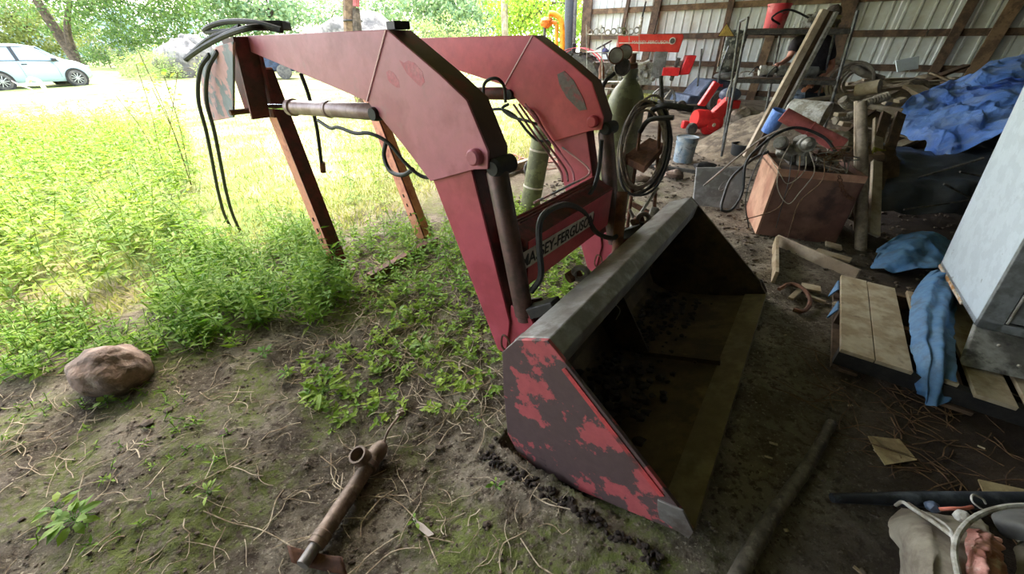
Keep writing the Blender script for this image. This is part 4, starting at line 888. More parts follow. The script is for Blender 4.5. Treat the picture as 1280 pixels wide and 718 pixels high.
for i, (t, dp, lb) in enumerate(((.62, .4, 'twisted white scrap metal on the top shelf'), (.78, .5, 'yellowish cloth bundle on the top shelf beside the leaning boards'))):
    c_ = shelfp(t, dp, 1.755)+ZZ*.07
    o_ = MB().blob(c_, (.13, .10, .09), 20, 12, .7, 2.5, i+40).build('scrap_bundle', [WIRE, mat('yellowish rag', (140, 128, 84), (110, 98, 66), scale=9)][i], smooth=60); tag(o_, lb, 'bundle')
hp = smoothpath([shelfp(.25, .3, 1.80), P(965, 22, 6.0), P(985, 12, 6.0), P(1010, 22, 6.0), shelfp(.62, .2, 1.80)]); tag(MB().tube(hp, .012, 6).build('loose_cable', RUBBER), 'black cable arched over the top shelf', 'cable')
# two long boards leaning over the shelf
t_ = thing('leaning_channel', 'long pair of timber rails leaning diagonally across the shelf unit', 'timber', G(938, 185))
a, b = P(932, 196, 5.3), P(1031, 12, 5.2); MB().beam(a, b, .07, .10, Vector((-.3, -1, 0))).build('pale_rail', WOODG, t_, bevel=.004)
a, b = P(942, 198, 5.36), P(1040, 14, 5.26); MB().beam(a, b, .09, .06, Vector((-.3, -1, 0))).build('dark_rail', WOODD, t_, bevel=.004); MB().beam(P(947, 198, 5.3), P(1045, 15, 5.2), .035, .10, Vector((-.3, -1, 0))).build('outer_rail', GREYM, t_, bevel=.003)
# white wire rack with bits on it, in front of the tractor
t_ = thing('wire_rack', 'white wire rack full of small parts before the tractor', 'rack', G(750, 150)); Yr = 9.0
for x0, x1 in ((733, 731), (752, 750), (772, 770), (786, 785), (799, 796)):
    b_ = P(x1+3, 128, Yr+.1*(x0 % 2)); MB().tube([b_, P(x0, 31, Yr+.1*(x0 % 2))], .007, 5).build('rack_wire', WIRE, t_)
for y0 in (44, 66, 103, 112):
    q = [P(732, y0, Yr), P(798, y0+1, Yr), P(796, y0-1, Yr+.45), P(735, y0-1, Yr+.45)]
    MB().prism(q, ZZ*.012).build('rack_shelf', WIRE, t_)
cw_t = thing('coil_heap', 'heap of small rusty coils on top of the white wire rack', 'coils', P(765, 41, Yr+.1))
for i in range(9):
    x = 738+i*7.2; (MB().torus(P(x, 41-(i % 3)*1.5, Yr+.1), .05, .012, Vector((.2*(i % 3)-.2, -1, .3*(i % 2))), 14, 5).build('wire_coil', WIRE if i % 3 else WOODG, cw_t))
o_ = MB().blob(P(756, 64, Yr+.1), (.07, .06, .05), 12, 8, .5, 2, 3).build('cloth_rag', mat('violet blue rag', (132, 132, 190), (110, 112, 170), scale=9)); tag(o_, 'violet blue rag on the white wire rack', 'rag')
for i, (x, m, lb) in enumerate(((752, RUST, 'brown bottle shaped part on the wire rack'), (779, GREENC, 'green tin on top of the white wire rack'))):
    y1, y0 = ((98, 76), (44, 34))[i]; tag(MB().lathe(P(x, y1, Yr+.15), P(x, y0, Yr+.15), [(0, .06), (.6, .06), (.8, .03), (1, .03)] if i == 0 else [(0, .05), (1, .05)], 14).build('bottle' if i == 0 else 'tin', m), lb, 'container')
# yellow gooseneck pipe with orange pump head
Yy = 13.0; pp = [P(703, 72, Yy), P(703, 40, Yy), P(701, 25, Yy), P(694, 18, Yy), P(686, 17, Yy)]; g_ = Vector((pp[0].x, pp[0].y, hbase(pp[0].x, pp[0].y)))
t_ = thing('yellow_pump', 'yellow gooseneck pipe with an orange pump head outside the barn corner', 'pump', g_)
MB().tube([g_]+smoothpath(pp), .07, 12).build('gooseneck_pipe', YELL, t_); MB().tube([P(695, 72, Yy), P(696, 30, Yy)], .05, 8).build('side_pipe', YELL, t_)
MB().blob(P(683, 28, Yy), (.17, .15, .13), 16, 10, .3, 2.5, 2).build('pump_head', ORNG, t_); MB().tube([P(686, 27, Yy), P(696, 29, Yy)], .05, 8).build('outlet', ORNG, t_); MB().tube([P(681, 33, Yy), Vector((P(681, 33, Yy).x, P(681, 33, Yy).y, .1))], .04, 8).build('lower_pipe', DKM, t_)
for i, (x, w_, lb) in enumerate(((713, .13, 'thick grey standing pipe at the barn corner'), (720, .07, 'thinner grey standing pipe at the barn corner'))):
    a = P(x, 45, 14.2); b = P(x-1, -8, 14.2); tag(MB().tube([(a.x, a.y, hbase(a.x, a.y)), b], w_, 12).build('standing_pipe', mat('slate pipe', (70, 74, 80)) if i == 0 else CONC), lb, 'pipe')

# ------------------------------------------------------------ gas cylinders, cart and coiled hoses
def gas(px_base, Yb, px_top, Yt_, r, label, h=None):
    a = P(*px_base, Yb); b = P(*px_top, Yt_); a.z = max(a.z, height(a.x, a.y)); d = (b-a)
    t_ = thing('gas_cylinder', label, 'cylinder', a); Lg = d.length
    MB().lathe(a, b, [(0, r*.95), (.02, r), (.80, r), (.85, r*.93), (.90, r*.72), (.94, r*.42), (.955, r*.3), (.956, r*.36), (1, r*.34)], 36).build('cylinder_shell', GREENC, t_)
    return t_, a, b
gc, ga, gb = gas((757, 296), 3.4, (789, 86), 3.4, .15, 'olive green gas cylinder standing behind the far arm')
vt = gb; MB().lathe(vt, vt+ZZ*.10, [(0, .03), (1, .025)], 12).build('valve', RUST, gc)
for i, (x, y, s_) in enumerate(((770, 70, .052), (781, 66, .052))):
    c_ = P(x, y, 3.15+.05*i); n_ = Vector((-.25, -1, .15)).normalized()
    g_ = MB().lathe(c_+n_*-.02, c_+n_*.02, [(0, s_*.9), (.1, s_), (1, s_), (1, s_*.88), (.9, s_*.86)], 24).build('gauge', RUST, gc); MB().lathe(c_+n_*.012, c_+n_*.017, [(0, s_*.86), (1, s_*.86)], 24).build('gauge_face', mat('dusty gauge glass', (150, 146, 132), rough=.3, bump=0), g_)
MB().lathe(P(777, 84, 3.15), P(779, 84, 3.3), [(0, .05), (.3, .06), (1, .05)], 16).build('regulator', DKM, gc); MB().tube([P(768, 86, 3.2), P(795, 82, 3.3)], .02, 8).build('regulator_body', RUST, gc)
MB().tube(smoothpath([P(768, 92, 3.15), P(756, 103, 3.1), P(751, 125, 3.1), P(755, 150, 3.2)]), .015, 8).build('hose', RUBBER, gc)
b2 = G(661, 266); g2, a, b = gas((661, 266), b2.y, (694, 80), b2.y+.05, .105, 'second olive cylinder seen between the arms with white tape')
for t in (.20, .46): q = a.lerp(b, t); MB().lathe(q, q+(b-a)*.012, [(0, .109), (1, .109)], 24).build('tape_band', WHITEP, g2)
ct_ = thing('welding_cart', 'rusty hand cart carrying the coiled welding hoses', 'cart', on(1.15, 3.0))
for (p0, Y0), (p1, Y1) in ((((778, 330), 2.75), ((800, 165), 3.1)), (((813, 335), 2.75), ((826, 140), 3.1))):
    MB().tube([P(*p0, Y0), P(*p1, Y1)], .014, 8).build('cart_rail', RUST, ct_)
MB().tube(smoothpath([P(812, 150, 3.1), P(816, 138, 3.1), P(832, 132, 3.0), P(866, 137, 2.95)]), .022, 8).build('handle', RUBBER, ct_); MB().tube(smoothpath([P(800, 165, 3.1), P(812, 150, 3.0), P(842, 147, 2.9)]), .018, 8).build('handle', RUBBER, ct_)
MB().tube([P(826, 95, 3.2), P(830, 175, 3.1)], .014, 6).build('cart_rail', DKM, ct_)
q = [P(780, 195, 3.0), P(806, 208, 2.85), P(832, 180, 3.05), P(812, 172, 3.2)]; MB().prism(q, ZZ*-.05).build('tray', RUST, ct_)
for px in ((818, 273), (812, 268)):
    c_ = P(*px, 2.75); MB().lathe(c_, c_+Vector((.05, -.03, 0)), [(0, .05), (.2, .06), (.8, .06), (1, .05)], 16).build('caster', GREYM, ct_)
MB().beam(P(790, 255, 2.95), P(818, 270, 2.78), .03, .03).build('axle', RUST, ct_)
MB().tube([P(785, 290, 2.7), P(822, 235, 2.9)], .012, 6).build('cross_brace', GREYM, ct_); MB().tube([P(787, 262, 2.8), P(806, 300, 2.7)], .012, 6).build('cross_brace', GREYM, ct_)
hc = thing('coiled_hose', 'bundle of dusty twin welding hoses coiled over the cart', 'hose', P(805, 230, 3.0))
for i in range(9):
    c_ = P(804+RNG.uniform(-3, 4), 186+RNG.uniform(-4, 6), 2.98+i*.012); R1 = RNG.uniform(.27, .34); nn = Vector((-.25+RNG.normal()*.12, -1, .35+RNG.normal()*.08))
    x_ = nn.normalized().cross(ZZ).normalized(); y_ = x_.cross(nn.normalized()).normalized(); ph = RNG.uniform(0, 6)
    pts = [c_+(x_*math.cos(a_)*.52+y_*math.sin(a_)*(1+.05*math.sin(a_*3+ph)))*R1 for a_ in np.linspace(0, 2*PI, 30)]
    MB().tube(pts, .0095, 7).build('hose_loop', HOSEDK if i % 4 else RUBBER, hc)
MB().tube(smoothpath([P(792, 245, 2.9), P(780, 235, 2.95), P(776, 215, 3.0), P(780, 190, 3.0)]), .012, 6).build('hose_tail', HOSEDK, hc)
# pipe standing behind the far arm's foot
a = P(768, 385, 2.15); b = P(778, 240, 2.5); a.z = height(a.x, a.y)-.01
tag(MB().tube([a, b], .036, 14).build('upright_pipe', RUST), 'brown upright pipe between the bucket and the coiled hoses', 'pipe')
# reddish coil of rope/roots on the dirt outside
cl = thing('tangled_cable', 'reddish tangle of old cable on the dirt outside', 'cable', G(655, 205))
for i in range(9):
    c_ = G(632+i*6.5, 200+(i*5) % 13); pts = [c_+Vector((math.cos(a_)*RNG.uniform(.16, .3), math.sin(a_)*RNG.uniform(.1, .2), .03+.03*math.sin(a_*2+i))) for a_ in np.linspace(0, 5.5, 14)]
    MB().tube(smoothpath(pts, 2), .012, 5).build('cable_loop', mat('rusty pink cable', (170, 120, 104)) if i == 0 else bpy.data.materials['rusty pink cable'], cl)
a, b = G(622, 222), G(668, 206); tag(MB().beam(a+ZZ*.07, b+ZZ*.07, .1, .1).build('old_beam', WOODG, bevel=.01), 'short weathered beam beside the tangled cable', 'beam')
c_ = G(665, 222)+ZZ*.12; t_ = thing('small_wheel', 'small dark wheel lying by the old beam outside', 'wheel', c_-ZZ*.12); MB().torus(c_, .1, .025, Vector((-.3, -1, .3)), 24, 8).build('tyre', TYRE, t_); MB().lathe(c_, c_+Vector((0, .04, 0)), [(0, .04), (1, .04)], 12).build('hub', GREYM, t_)

# ------------------------------------------------------------ old cabinet box with machine, roll and wires
BA, BB_, BD = Vector((2.37, 3.45, .0)), Vector((2.98, 3.22, .0)), Vector((2.60, 4.10, .0)); BC = BB_+BD-BA; bh = .63
bx = thing('wooden_cabinet', 'tipped reddish brown wooden cabinet under a heap of wires', 'cabinet', (BA+BC)/2)
MB().prism([BA, BB_, BB_+ZZ*bh, BA+ZZ*bh], (BD-BA).normalized()*.02).build('front_panel', CRATE, bx, bevel=.003)
MB().prism([BA, BD, BD+ZZ*bh, BA+ZZ*bh], (BB_-BA).normalized()*.02).build('side_panel', CRATEL, bx, bevel=.003)
MB().prism([BB_, BC, BC+ZZ*bh, BB_+ZZ*bh], (BA-BB_).normalized()*.02).build('side_panel', CRATE, bx, bevel=.003); MB().prism([BD, BC, BC+ZZ*bh, BD+ZZ*bh], (BA-BD).normalized()*.02).build('back_panel', CRATE, bx)
MB().prism([q+ZZ*(bh-.06) for q in (BA, BB_, BC, BD)], ZZ*.02).build('top_panel', WOODD, bx)
MB().beam(BA+ZZ*(bh-.03), BB_+ZZ*(bh-.03), .012, .06).build('front_rail', CRATEL, bx)
# chain on the front
m_ = MB()
for i in range(12):
    q = BA.lerp(BB_, .70+.022*i)+ZZ*(bh-.02-.014*i*(2-i*.08))-U*.02; m_.torus(q, .016, .004, (1, i % 2, .5), 10, 5)
m_.build('chain', RUST, bx)
top = (BA+BC)/2+ZZ*(bh-.04)
eng = thing('pump_engine', 'dusty small pump engine on top of the wooden cabinet', 'engine', top)
def E3(px, Y): return P(*px, Y)
MB().lathe(E3((1006, 200), 3.6)+Vector((0, 0, -.02)), E3((1000, 172), 3.6), [(0, .06), (.3, .05), (.5, .035), (.8, .06), (1, .05)], 18).build('pump_stem', GREYM, eng)
MB().lathe(E3((1000, 183), 3.65), E3((1012, 180), 3.42), [(0, .05), (.2, .064), (.8, .064), (.81, .05), (.9, .045), (1, .02)], 20).build('flywheel_cover', GREYM, eng)
MB().lathe(E3((978, 180), 3.8), E3((974, 178), 3.55), [(0, .05), (.5, .06), (1, .045)], 18).build('motor', GREYM, eng); MB().blob(E3((988, 190), 3.7), (.12, .1, .07), 18, 10, .4, 3).build('gearbox', GREYM, eng)
MB().box(E3((1010, 200), 3.75), (.36, .3, .05), Matrix.Rotation(-.35, 3, 'Z')).build('base_plate', DKM, eng)
for i in range(7): MB().blob(E3((1022+i*4, 192+(i*7) % 13), 3.6), (.035, .04, .03), 8, 6, .3, 3, i).build('fitting', GREYM if i % 2 else RUST, eng)
for i, (pxs, Ys, m, r, lb) in enumerate((
    ([(1000, 195), (998, 215), (985, 240), (970, 262), (930, 275)], [3.4, 3.25, 3.22, 3.22, 3.3], STRAWD, .006, 'brown wire crossing the cabinet corner to the floor'),
    ([(1008, 196), (1005, 215), (985, 230), (975, 218), (962, 195)], [3.4, 3.2, 3.2, 3.25, 3.5], CLOTHG, .0035, 'pale wire looping from the pump over the cabinet side'),
    ([(1012, 190), (1018, 215), (1000, 240), (985, 255), (972, 235), (975, 205), (990, 175)], [3.4, 3.15, 3.12, 3.12, 3.2, 3.35, 3.6], CLOTHG, .0035, 'long pale wire hanging in a loop down the cabinet front'),
    ([(1030, 195), (1028, 225), (1000, 252), (990, 280), (985, 298)], [3.4, 3.1, 3.1, 3.12, 3.12], STRAWD, .004, 'thin brown wire dropping to the foot of the cabinet front'),
    ([(960, 190), (940, 200), (915, 222), (905, 245), (902, 262), (915, 262), (928, 240), (932, 205), (948, 185), (975, 165), (1000, 160), (1030, 172), (1045, 190)], [3.8, 3.7, 3.6, 3.5, 3.4, 3.4, 3.5, 3.6, 3.7, 3.8, 3.8, 3.7, 3.6], RUBBER, .014, 'thick black cable looping left off the cabinet onto the floor'),
    ([(880, 232), (900, 215), (930, 190), (955, 172), (985, 160), (1010, 163), (1040, 178)], [4.3, 4.2, 4.1, 4.0, 3.9, 3.85, 3.7], HOSEDK, .012, 'grey hose arching over the cabinet from the floor plate'),
    ([(958, 186), (942, 215), (932, 250), (936, 285)], [3.6, 3.5, 3.4, 3.35], RUBBER, .005, 'thin black wires hanging down the pale cabinet side'),
    ([(990, 195), (985, 230), (976, 262), (970, 285)], [3.4, 3.22, 3.2, 3.2], RUBBER, .004, 'black wire running straight down the cabinet front'))):
    pts = [P(x, y, Y) for (x, y), Y in zip(pxs, Ys)]
    for p_ in pts: p_.z = max(p_.z, height(p_.x, p_.y)+r)
    tag(MB().tube(smoothpath(pts, 5), r, 6).build('loose_wire', m), lb, 'wire')
m_ = thing('wire_tangle', 'knotted tangle of thin wires at the right of the cabinet top', 'wires', E3((1040, 200), 3.5))
for i in range(14):
    c_ = E3((1030+RNG.uniform(0, 34), 192+RNG.uniform(0, 16)), 3.5); pts = [c_+Vector((RNG.normal(), RNG.normal(), RNG.normal()*.6))*.06 for _ in range(6)]; MB().tube(smoothpath(pts, 4), .005, 5).build('wire_strand', [STRAWD, HOSEDK, GREYM][i % 3], m_)
rl = thing('roofing_roll', 'dusty pink cardboard tube lying slanted behind the pump engine', 'roll', P(1015, 165, 3.9))
a, b = P(979, 143, 4.05), P(1052, 183, 3.75); MB().lathe(a, b, [(0, .055), (0, .065), (.45, .065), (.455, .07), (.47, .07), (.475, .065), (.7, .065), (.71, .068), (1, .07), (1, .058), (.9, .058)], 24).build('roll_tube', PINK, rl)
for i, (px, Y, m, lb, ax) in enumerate((((968, 152), 4.4, TARP, 'blue plastic drum end behind the pink roll', (.03, -.06, .22)),)):
    c_ = P(*px, Y); tag(MB().lathe(c_-Vector(ax)*.5, c_+Vector(ax)*.5, [(0, .07), (1, .085), (1, .07), (.9, .065)], 20).build('blue_container', m), lb, 'container')
c_ = P(1010, 140, 4.6); tag(MB().lathe(c_+Vector((-.13, .15, .0)), c_+Vector((.11, -.14, -.02)), [(0, .09), (.05, .12), (1, .135), (1, .12), (.1, .10)], 28).build('white_bucket', WIRE), 'white bucket tipped on its side behind the pink roll', 'bucket')
# grey plate leaning on the floor
q = [G(866, 258), G(924, 262)]; q2 = [P(931, 209, q[1].y+.35), P(871, 210, q[0].y+.35)]
t_ = thing('metal_plate', 'flat grey metal plate propped beside the wooden cabinet', 'plate', (q[0]+q[1])/2); MB().prism(q+q2, (0, .03, 0)).build('plate_sheet', CONC, t_, bevel=.004)
MB().torus((q[0]+q[1]+q2[0]+q2[1])/4+Vector((.05, -.012, .02)), .07, .004, Vector((0, -.9, .5)), 28, 5, .4).build('oval_mark', GREYM, t_)

# ------------------------------------------------------------ posts, lumber heap and tarps
a, b = G(1077, 312), P(1077, 128, 3.75)
t_ = thing('log_post', 'pale peeled log post standing right of the wooden cabinet', 'post', a); MB().tube([a-ZZ*.02, a.lerp(b, .5)+Vector((.01, 0, 0)), b], [.044, .04, .037], 12).build('log', mat('peeled log', (140, 126, 108), (112, 98, 82), scale=9, bump=.4, bscale=30), t_)
a, b = G(1071, 290), P(1072, 126, 3.9); MB().tube([a, b], .026, 8).build('thin_stick', WOODG, t_)
for i, (p0, p1, m, lb) in enumerate((((1087, 210), (1108, 142), WOODD, 'dark board leaning nearest the log post'), ((1104, 212), (1126, 142), WOODD, 'dark board leaning nearest the blue tarp'), ((1096, 200), (1098, 150), WOODG, 'short grey board behind the two dark leaning boards'))):
    a = P(*p0, 4.0); b = P(*p1, 4.5); a = a+(a-b)*(max(0, a.z-.1)/(b.z-a.z)) ; tag(MB().beam(a, b, .10, .03, Vector((-.2, -1, .3))).build('leaning_board', m, bevel=.004), lb, 'board')
def drape(name, rows, m, nu=50, nv=40, amp=.03, fr=3, seed=0, fold=(0, 0, 0), thick=.006, parent=None, label=None, cat=None):
    R_ = [[P(*q) if len(q) == 3 else q[0] for q in r_] for r_ in rows]; nr_ = len(R_); nc = len(R_[0])
    def cr(a, b, c_, d, t): return .5*((2*b)+(c_-a)*t+(2*a-5*b+4*c_-d)*t*t+(3*b-a-3*c_+d)*t**3)
    def ev(pts, t):
        n_ = len(pts); x = t*(n_-1); i = min(int(x), n_-2); f = x-i; g = lambda k: pts[max(0, min(n_-1, k))]
        return cr(g(i-1), g(i), g(i+1), g(i+2), f)
    def fn(a, b):
        p_ = ev([ev(r_, a) for r_ in R_], b)
        n_ = noise.fractal(p_*fr+Vector((seed, 0, 0)), 1, 2, 4)*amp
        ridge = (1-abs(noise.noise(p_*fr*1.3+Vector((0, seed, 5))))*2)*amp*.8
        w_ = fold[0]*math.sin(a*fold[1]+b*fold[2]+noise.noise(p_*2)*2)
        q_ = p_+Vector((0, -.5, .85))*(n_+ridge+w_); q_.z = max(q_.z, height(q_.x, q_.y)+.01); return q_
    o_ = MB().grid(fn, nu, nv).build(name, m, parent, smooth=60, solid=thick)
    if label: tag(o_, label, cat)
    return o_
# scrap heap under the boards
HC = Vector((6.3, 6.4, 0))
def heap(x, y):
    q = Vector((x-6.2, y-6.6, 0)); a_ = q.x*-.26+q.y*.0
    e_ = ((q.x)/3.2)**2+((q.y)/1.7)**2
    return max(0, (1-e_))*1.05
hm = MB().grid(lambda a, b: Vector((3.0+a*7, 4.6+b*4, height(3.0+a*7, 4.6+b*4)-.03+heap(3.0+a*7, 4.6+b*4)*(1+.25*noise.fractal(Vector((a*9, b*7, 2)), 1, 2, 4)))), 70, 50).build('scrap_heap', mat('dusty scrap', (136, 122, 102), (96, 84, 70), (160, 148, 128), scale=5, rough=.9, bump=.8, bscale=14, dist=.03))
tag(hm, 'brownish heap of broken wood and dust under the loose boards', 'heap', kind='stuff')
def hz_(x, y): return height(x, y)+heap(x, y)
rg = random.Random(5)
for i in range(64):
    while True:
        x, y = rg.uniform(4.1, 8.8), rg.uniform(5.1, 7.6)
        if heap(x, y) > .12 and (x/y) > .80: break
    an = rg.choice([-.55, -.3, .1, .5, -.8])+rg.gauss(0, .15); ln = rg.uniform(.35, 1.3); d = Vector((math.cos(an), math.sin(an), 0))*ln/2
    a = Vector((x, y, 0))-d; b = Vector((x, y, 0))+d; a.z = hz_(a.x, a.y)+.03+rg.random()*.06; b.z = hz_(b.x, b.y)+.03+rg.random()*.06; mz = hz_(x, y)+.04
    if (a.z+b.z)/2 < mz: a.z += mz-(a.z+b.z)/2; b.z += mz-(a.z+b.z)/2
    o_ = MB().beam(a, b, rg.uniform(.06, .16), rg.choice([.022, .03, .05])).build('loose_board', [WOODG, WOODL, WOODD, WOODG][i % 4], bevel=.003)
    tag(o_, 'weathered loose board tossed on the scrap heap', 'board', 'loose boards on the scrap heap')
for (p0, Y0), (p1, Y1), m, wd, lb in ((((1085, 101), 6.9), ((1262, 97), 6.5), WOODG, .13, 'longest pale board lying level along the top of the heap'), (((1118, 116), 6.4), ((1208, 82), 6.9), WOODD, .10, 'dark plank rising at a slant against the wall'), (((990, 128), 5.9), ((1135, 108), 6.0), WOODG, .09, 'long grey board pointing toward the person'), (((1140, 108), 5.9), ((1165, 122), 5.4), WOODL, .22, 'wide pale board on the heap beside the blue tarp'), (((1085, 132), 5.0), ((1128, 138), 4.8), WOODG, .10, 'flat grey board bridging the log post and the tarp')):
    tag(MB().beam(P(*p0, Y0), P(*p1, Y1), wd, .04).build('long_board', m, bevel=.004), lb, 'board')
q = [P(1122, 90, 7.6), P(1148, 86, 7.6), P(1149, 70, 7.8), P(1120, 76, 7.8)]; tag(MB().prism(q, (0, .02, 0)).build('white_sheet', WHITEC), 'torn white sheet standing against the wall behind the heap', 'sheet')
hr_t = thing('ribbed_hose', 'dusty ribbed hose hung in rings beside the shelf', 'hose', P(1066, 104, 6.2))
for i in range(5):
    c_ = P(1062+i*3, 104, 6.2); o_ = MB().torus(c_, .26-.02*i, .02, Vector((-.5, -1, .1*i)), 26, 6)
    o_.build('hose_ring', CLOTHG, hr_t)
o_ = MB(); rp = smoothpath([P(1045, 78, 6.4), P(1062, 80, 6.3), P(1080, 92, 6.2), P(1105, 98, 6.1)]); o_.tube(rp, [.025+.025*math.sin(i/len(rp)*PI) for i in range(len(rp))], 12)
tag(o_.build('fabric_bundle', CLOTHG, smooth=60), 'long grey netting bundle sagging from the shelf', 'netting')
a, b = P(1070, 113, 5.9), P(1100, 108, 5.7); tag(MB().lathe(a, b, [(0, .075), (1, .088), (1, .04), (.98, .03)], 24).build('paper_roll', WOODL), 'cream rolled sheet with its round end showing on the heap', 'roll')
for (pts, lb) in (([(1053, 124), (1060, 131), (1075, 131), (1092, 126), (1110, 120)], 'pale ribbed drain pipe curving across the heap top'), ([(1043, 151), (1058, 147), (1072, 142)], 'short ribbed pipe behind the log post')):
    pp = smoothpath([P(x, y, 5.0) for x, y in pts], 10); tag(MB().tube(pp, [.045+.008*(i % 2) for i in range(len(pp))], 12).build('ribbed_pipe', CLOTHG, smooth=20), lb, 'pipe')
for i, (x, y, Y, s_) in enumerate(((1050, 143, 4.9, .05), (1056, 155, 4.7, .055), (1040, 165, 4.5, .05), (1100, 165, 4.5, .06), (1062, 170, 4.4, .05), (1108, 128, 5.2, .05), (1125, 125, 5.3, .05))):
    tag(MB().box(P(x, y, Y), (s_*2, s_*1.6, s_*.8), Matrix.Rotation(i*1.3, 3, 'Z') @ Matrix.Rotation(.5*math.sin(i*3), 3, 'X')).build('wood_offcut', [WOODL, WOODG][i % 2], bevel=.004), 'pale cut block of wood among the scrap by the log post', 'block', 'wood blocks by the log post')
o_ = MB().blob(P(1075, 208, 4.2), (.35, .22, .22), 24, 14, .5, 1.8, 9).build('brown_sack', mat('brown sacking', (104, 84, 62), (78, 62, 48), scale=6, bump=.4)); tag(o_, 'slumped brown sack between the cabinet and the leaning boards', 'sack')
o_ = MB().blob(P(1052, 180, 4.3), (.16, .12, .10), 14, 9, .5, 2, 12).build('paper_bag', CLOTHG); tag(o_, 'crumpled paper bag at the end of the pink roll', 'bag')
q = [P(1088, 200, 4.0), P(1100, 210, 3.95), P(1108, 188, 4.1), P(1094, 184, 4.1)]; tag(MB().prism(q, (0, .02, 0)).build('yellow_sheet', mat('dull yellow', (150, 146, 40), (120, 116, 36))), 'dull yellow plastic piece under the leaning boards', 'sheet')
# tarps
drape('blue_tarp', [[(1150, 118, 6.0), (1180, 108, 6.0), (1215, 100, 6.0), (1250, 96, 5.9), (1300, 96, 5.8)], [(1126, 134, 5.3), (1165, 122, 5.4), (1205, 112, 5.4), (1240, 106, 5.3), (1300, 108, 5.2)], [(1128, 160, 4.9), (1160, 150, 4.8), (1200, 138, 4.8), (1240, 124, 4.8), (1300, 122, 4.7)], [(1148, 186, 4.6), (1175, 176, 4.4), (1205, 160, 4.4), (1245, 142, 4.4), (1300, 136, 4.3)], [(1165, 200, 4.4), (1190, 192, 4.1), (1215, 184, 4.1), (1250, 172, 4.1), (1300, 160, 4.0)]], TARP, 110, 90, .075, 3.4, 3, (.06, 3, 11), label='large creased blue tarp spread over the scrap beside the white cabinet', cat='tarp')
drape('tarp_bundle', [[(1222, 92, 5.6), (1240, 76, 5.7), (1262, 74, 5.7), (1300, 76, 5.7)], [(1206, 102, 5.2), (1230, 88, 5.1), (1262, 84, 5.1), (1300, 88, 5.1)], [(1210, 112, 5.0), (1236, 104, 4.9), (1266, 104, 4.9), (1300, 108, 4.9)]], TARP, 60, 40, .05, 4, 8, (.03, 9, 2), label='puffed blue tarp bundle on top of the scrap heap', cat='tarp')
drape('dark_sheet', [[(1100, 175, 4.9), (1150, 185, 4.8), (1200, 180, 4.7), (1260, 165, 4.6), (1330, 150, 4.6)], [(1092, 205, 4.3), (1150, 208, 4.1), (1200, 200, 4.0), (1260, 195, 3.9), (1330, 180, 3.9)], [(1090, 232, 3.9), (1150, 236, 3.7), (1200, 232, 3.6), (1260, 225, 3.5), (1330, 215, 3.5)], [(1088, 256, 3.7), (1150, 268, 3.5), (1200, 272, 3.4), (1260, 270, 3.3), (1330, 262, 3.3)]], TARPK, 60, 50, .06, 2.2, 5, (.05, 4, 6), label='dark grey plastic sheet sagging under the blue tarp', cat='tarp')
for i, (p0, p1) in enumerate((((1148, 222), (1230, 198)), ((1130, 262), (1215, 250)), ((1180, 230), (1240, 262)), ((1200, 215), (1262, 228)))):
    tag(MB().tube([P(*p0, 3.45), P(*p1, 3.4)], .009, 6).build('thin_rod', DKM), ['highest thin rod slanting over the dark sheet', 'lowest thin rod lying almost level on the dark sheet', 'thin rod falling to the right across the dark sheet', 'short thin rod closest to the white cabinet side'][i], 'rod')

# ------------------------------------------------------------ pallet, cloths and white cabinet
PO = Vector((1.80, 1.605, 0)); PU = U; PW = -V; PZ = .0
def PL(u, w_, z): return PO+PU*u+PW*w_+ZZ*z
pal = thing('pallet', 'pale boarded wooden pallet on the dirt under the white cabinet', 'pallet', PL(.5, .5, 0))
for w0, w1, u0, u1, m in ((0, .145, 0, 1.0, WOODL), (.15, .298, .0, .99, WOODL), (.36, .47, .02, 1.0, WOODL), (.52, .66, -.02, 1.0, WOODL), (.70, .84, -.02, 1.0, WOODL), (.89, 1.03, .0, 1.0, WOODL)):
    MB().prism([PL(u0, w0, .125), PL(u0, w1, .125), PL(u1, w1, .125), PL(u1, w0, .125)], ZZ*.022).build('board', m, pal, bevel=.002)
for u0 in (.0, .46, .92): MB().prism([PL(u0+.01, .0, .035), PL(u0+.01, 1.03, .035), PL(u0+.06, 1.03, .035), PL(u0+.06, 0, .035)], ZZ*.09).build('stringer', WOODD if u0 else BLACK, pal)  # nearest stringer coloured black, the others dark timber
for w0 in (0, .45, .9): MB().prism([PL(0, w0, .005), PL(0, w0+.12, .005), PL(1, w0+.12, .005), PL(1, w0, .005)], ZZ*.02).build('bottom_board', WOODD, pal)
MB().prism([PL(-.012, .78, .03), PL(-.012, 1.05, .03), PL(-.012, 1.05, .115), PL(-.012, .78, .115)], PU*.02).build('blue_block', mat('blue painted wood', (44, 62, 104), (34, 44, 70), scale=9), pal)
for u0, u1 in ((.5, .62), (.8, .95)):
    MB().prism([PL(u0, -.01, .12), PL(u1, -.01, .12), PL((u0+u1)/2, -.03, .01)], PW*.008).build('blue_strap', TARPD, pal)
fd = [PL(.0, 0, .0)]
cl1 = [[(1163, 340), (1180, 338), (1195, 345), (1207, 358)], [(1143, 362), (1160, 352), (1180, 352), (1200, 372)], [(1133, 395), (1152, 385), (1175, 385), (1191, 402)], [(1136, 425), (1155, 418), (1174, 420), (1190, 436)], [(1143, 452), (1158, 450), (1174, 455), (1190, 468)]]
zz_ = [[.20, .24, .24, .20], [.17, .24, .25, .18], [.16, .23, .24, .17], [.16, .22, .23, .17], [.155, .20, .21, .165]]
rows = [[(Zp(x, y, z),) for (x, y), z in zip(r_, z_)] for r_, z_ in zip(cl1, zz_)]
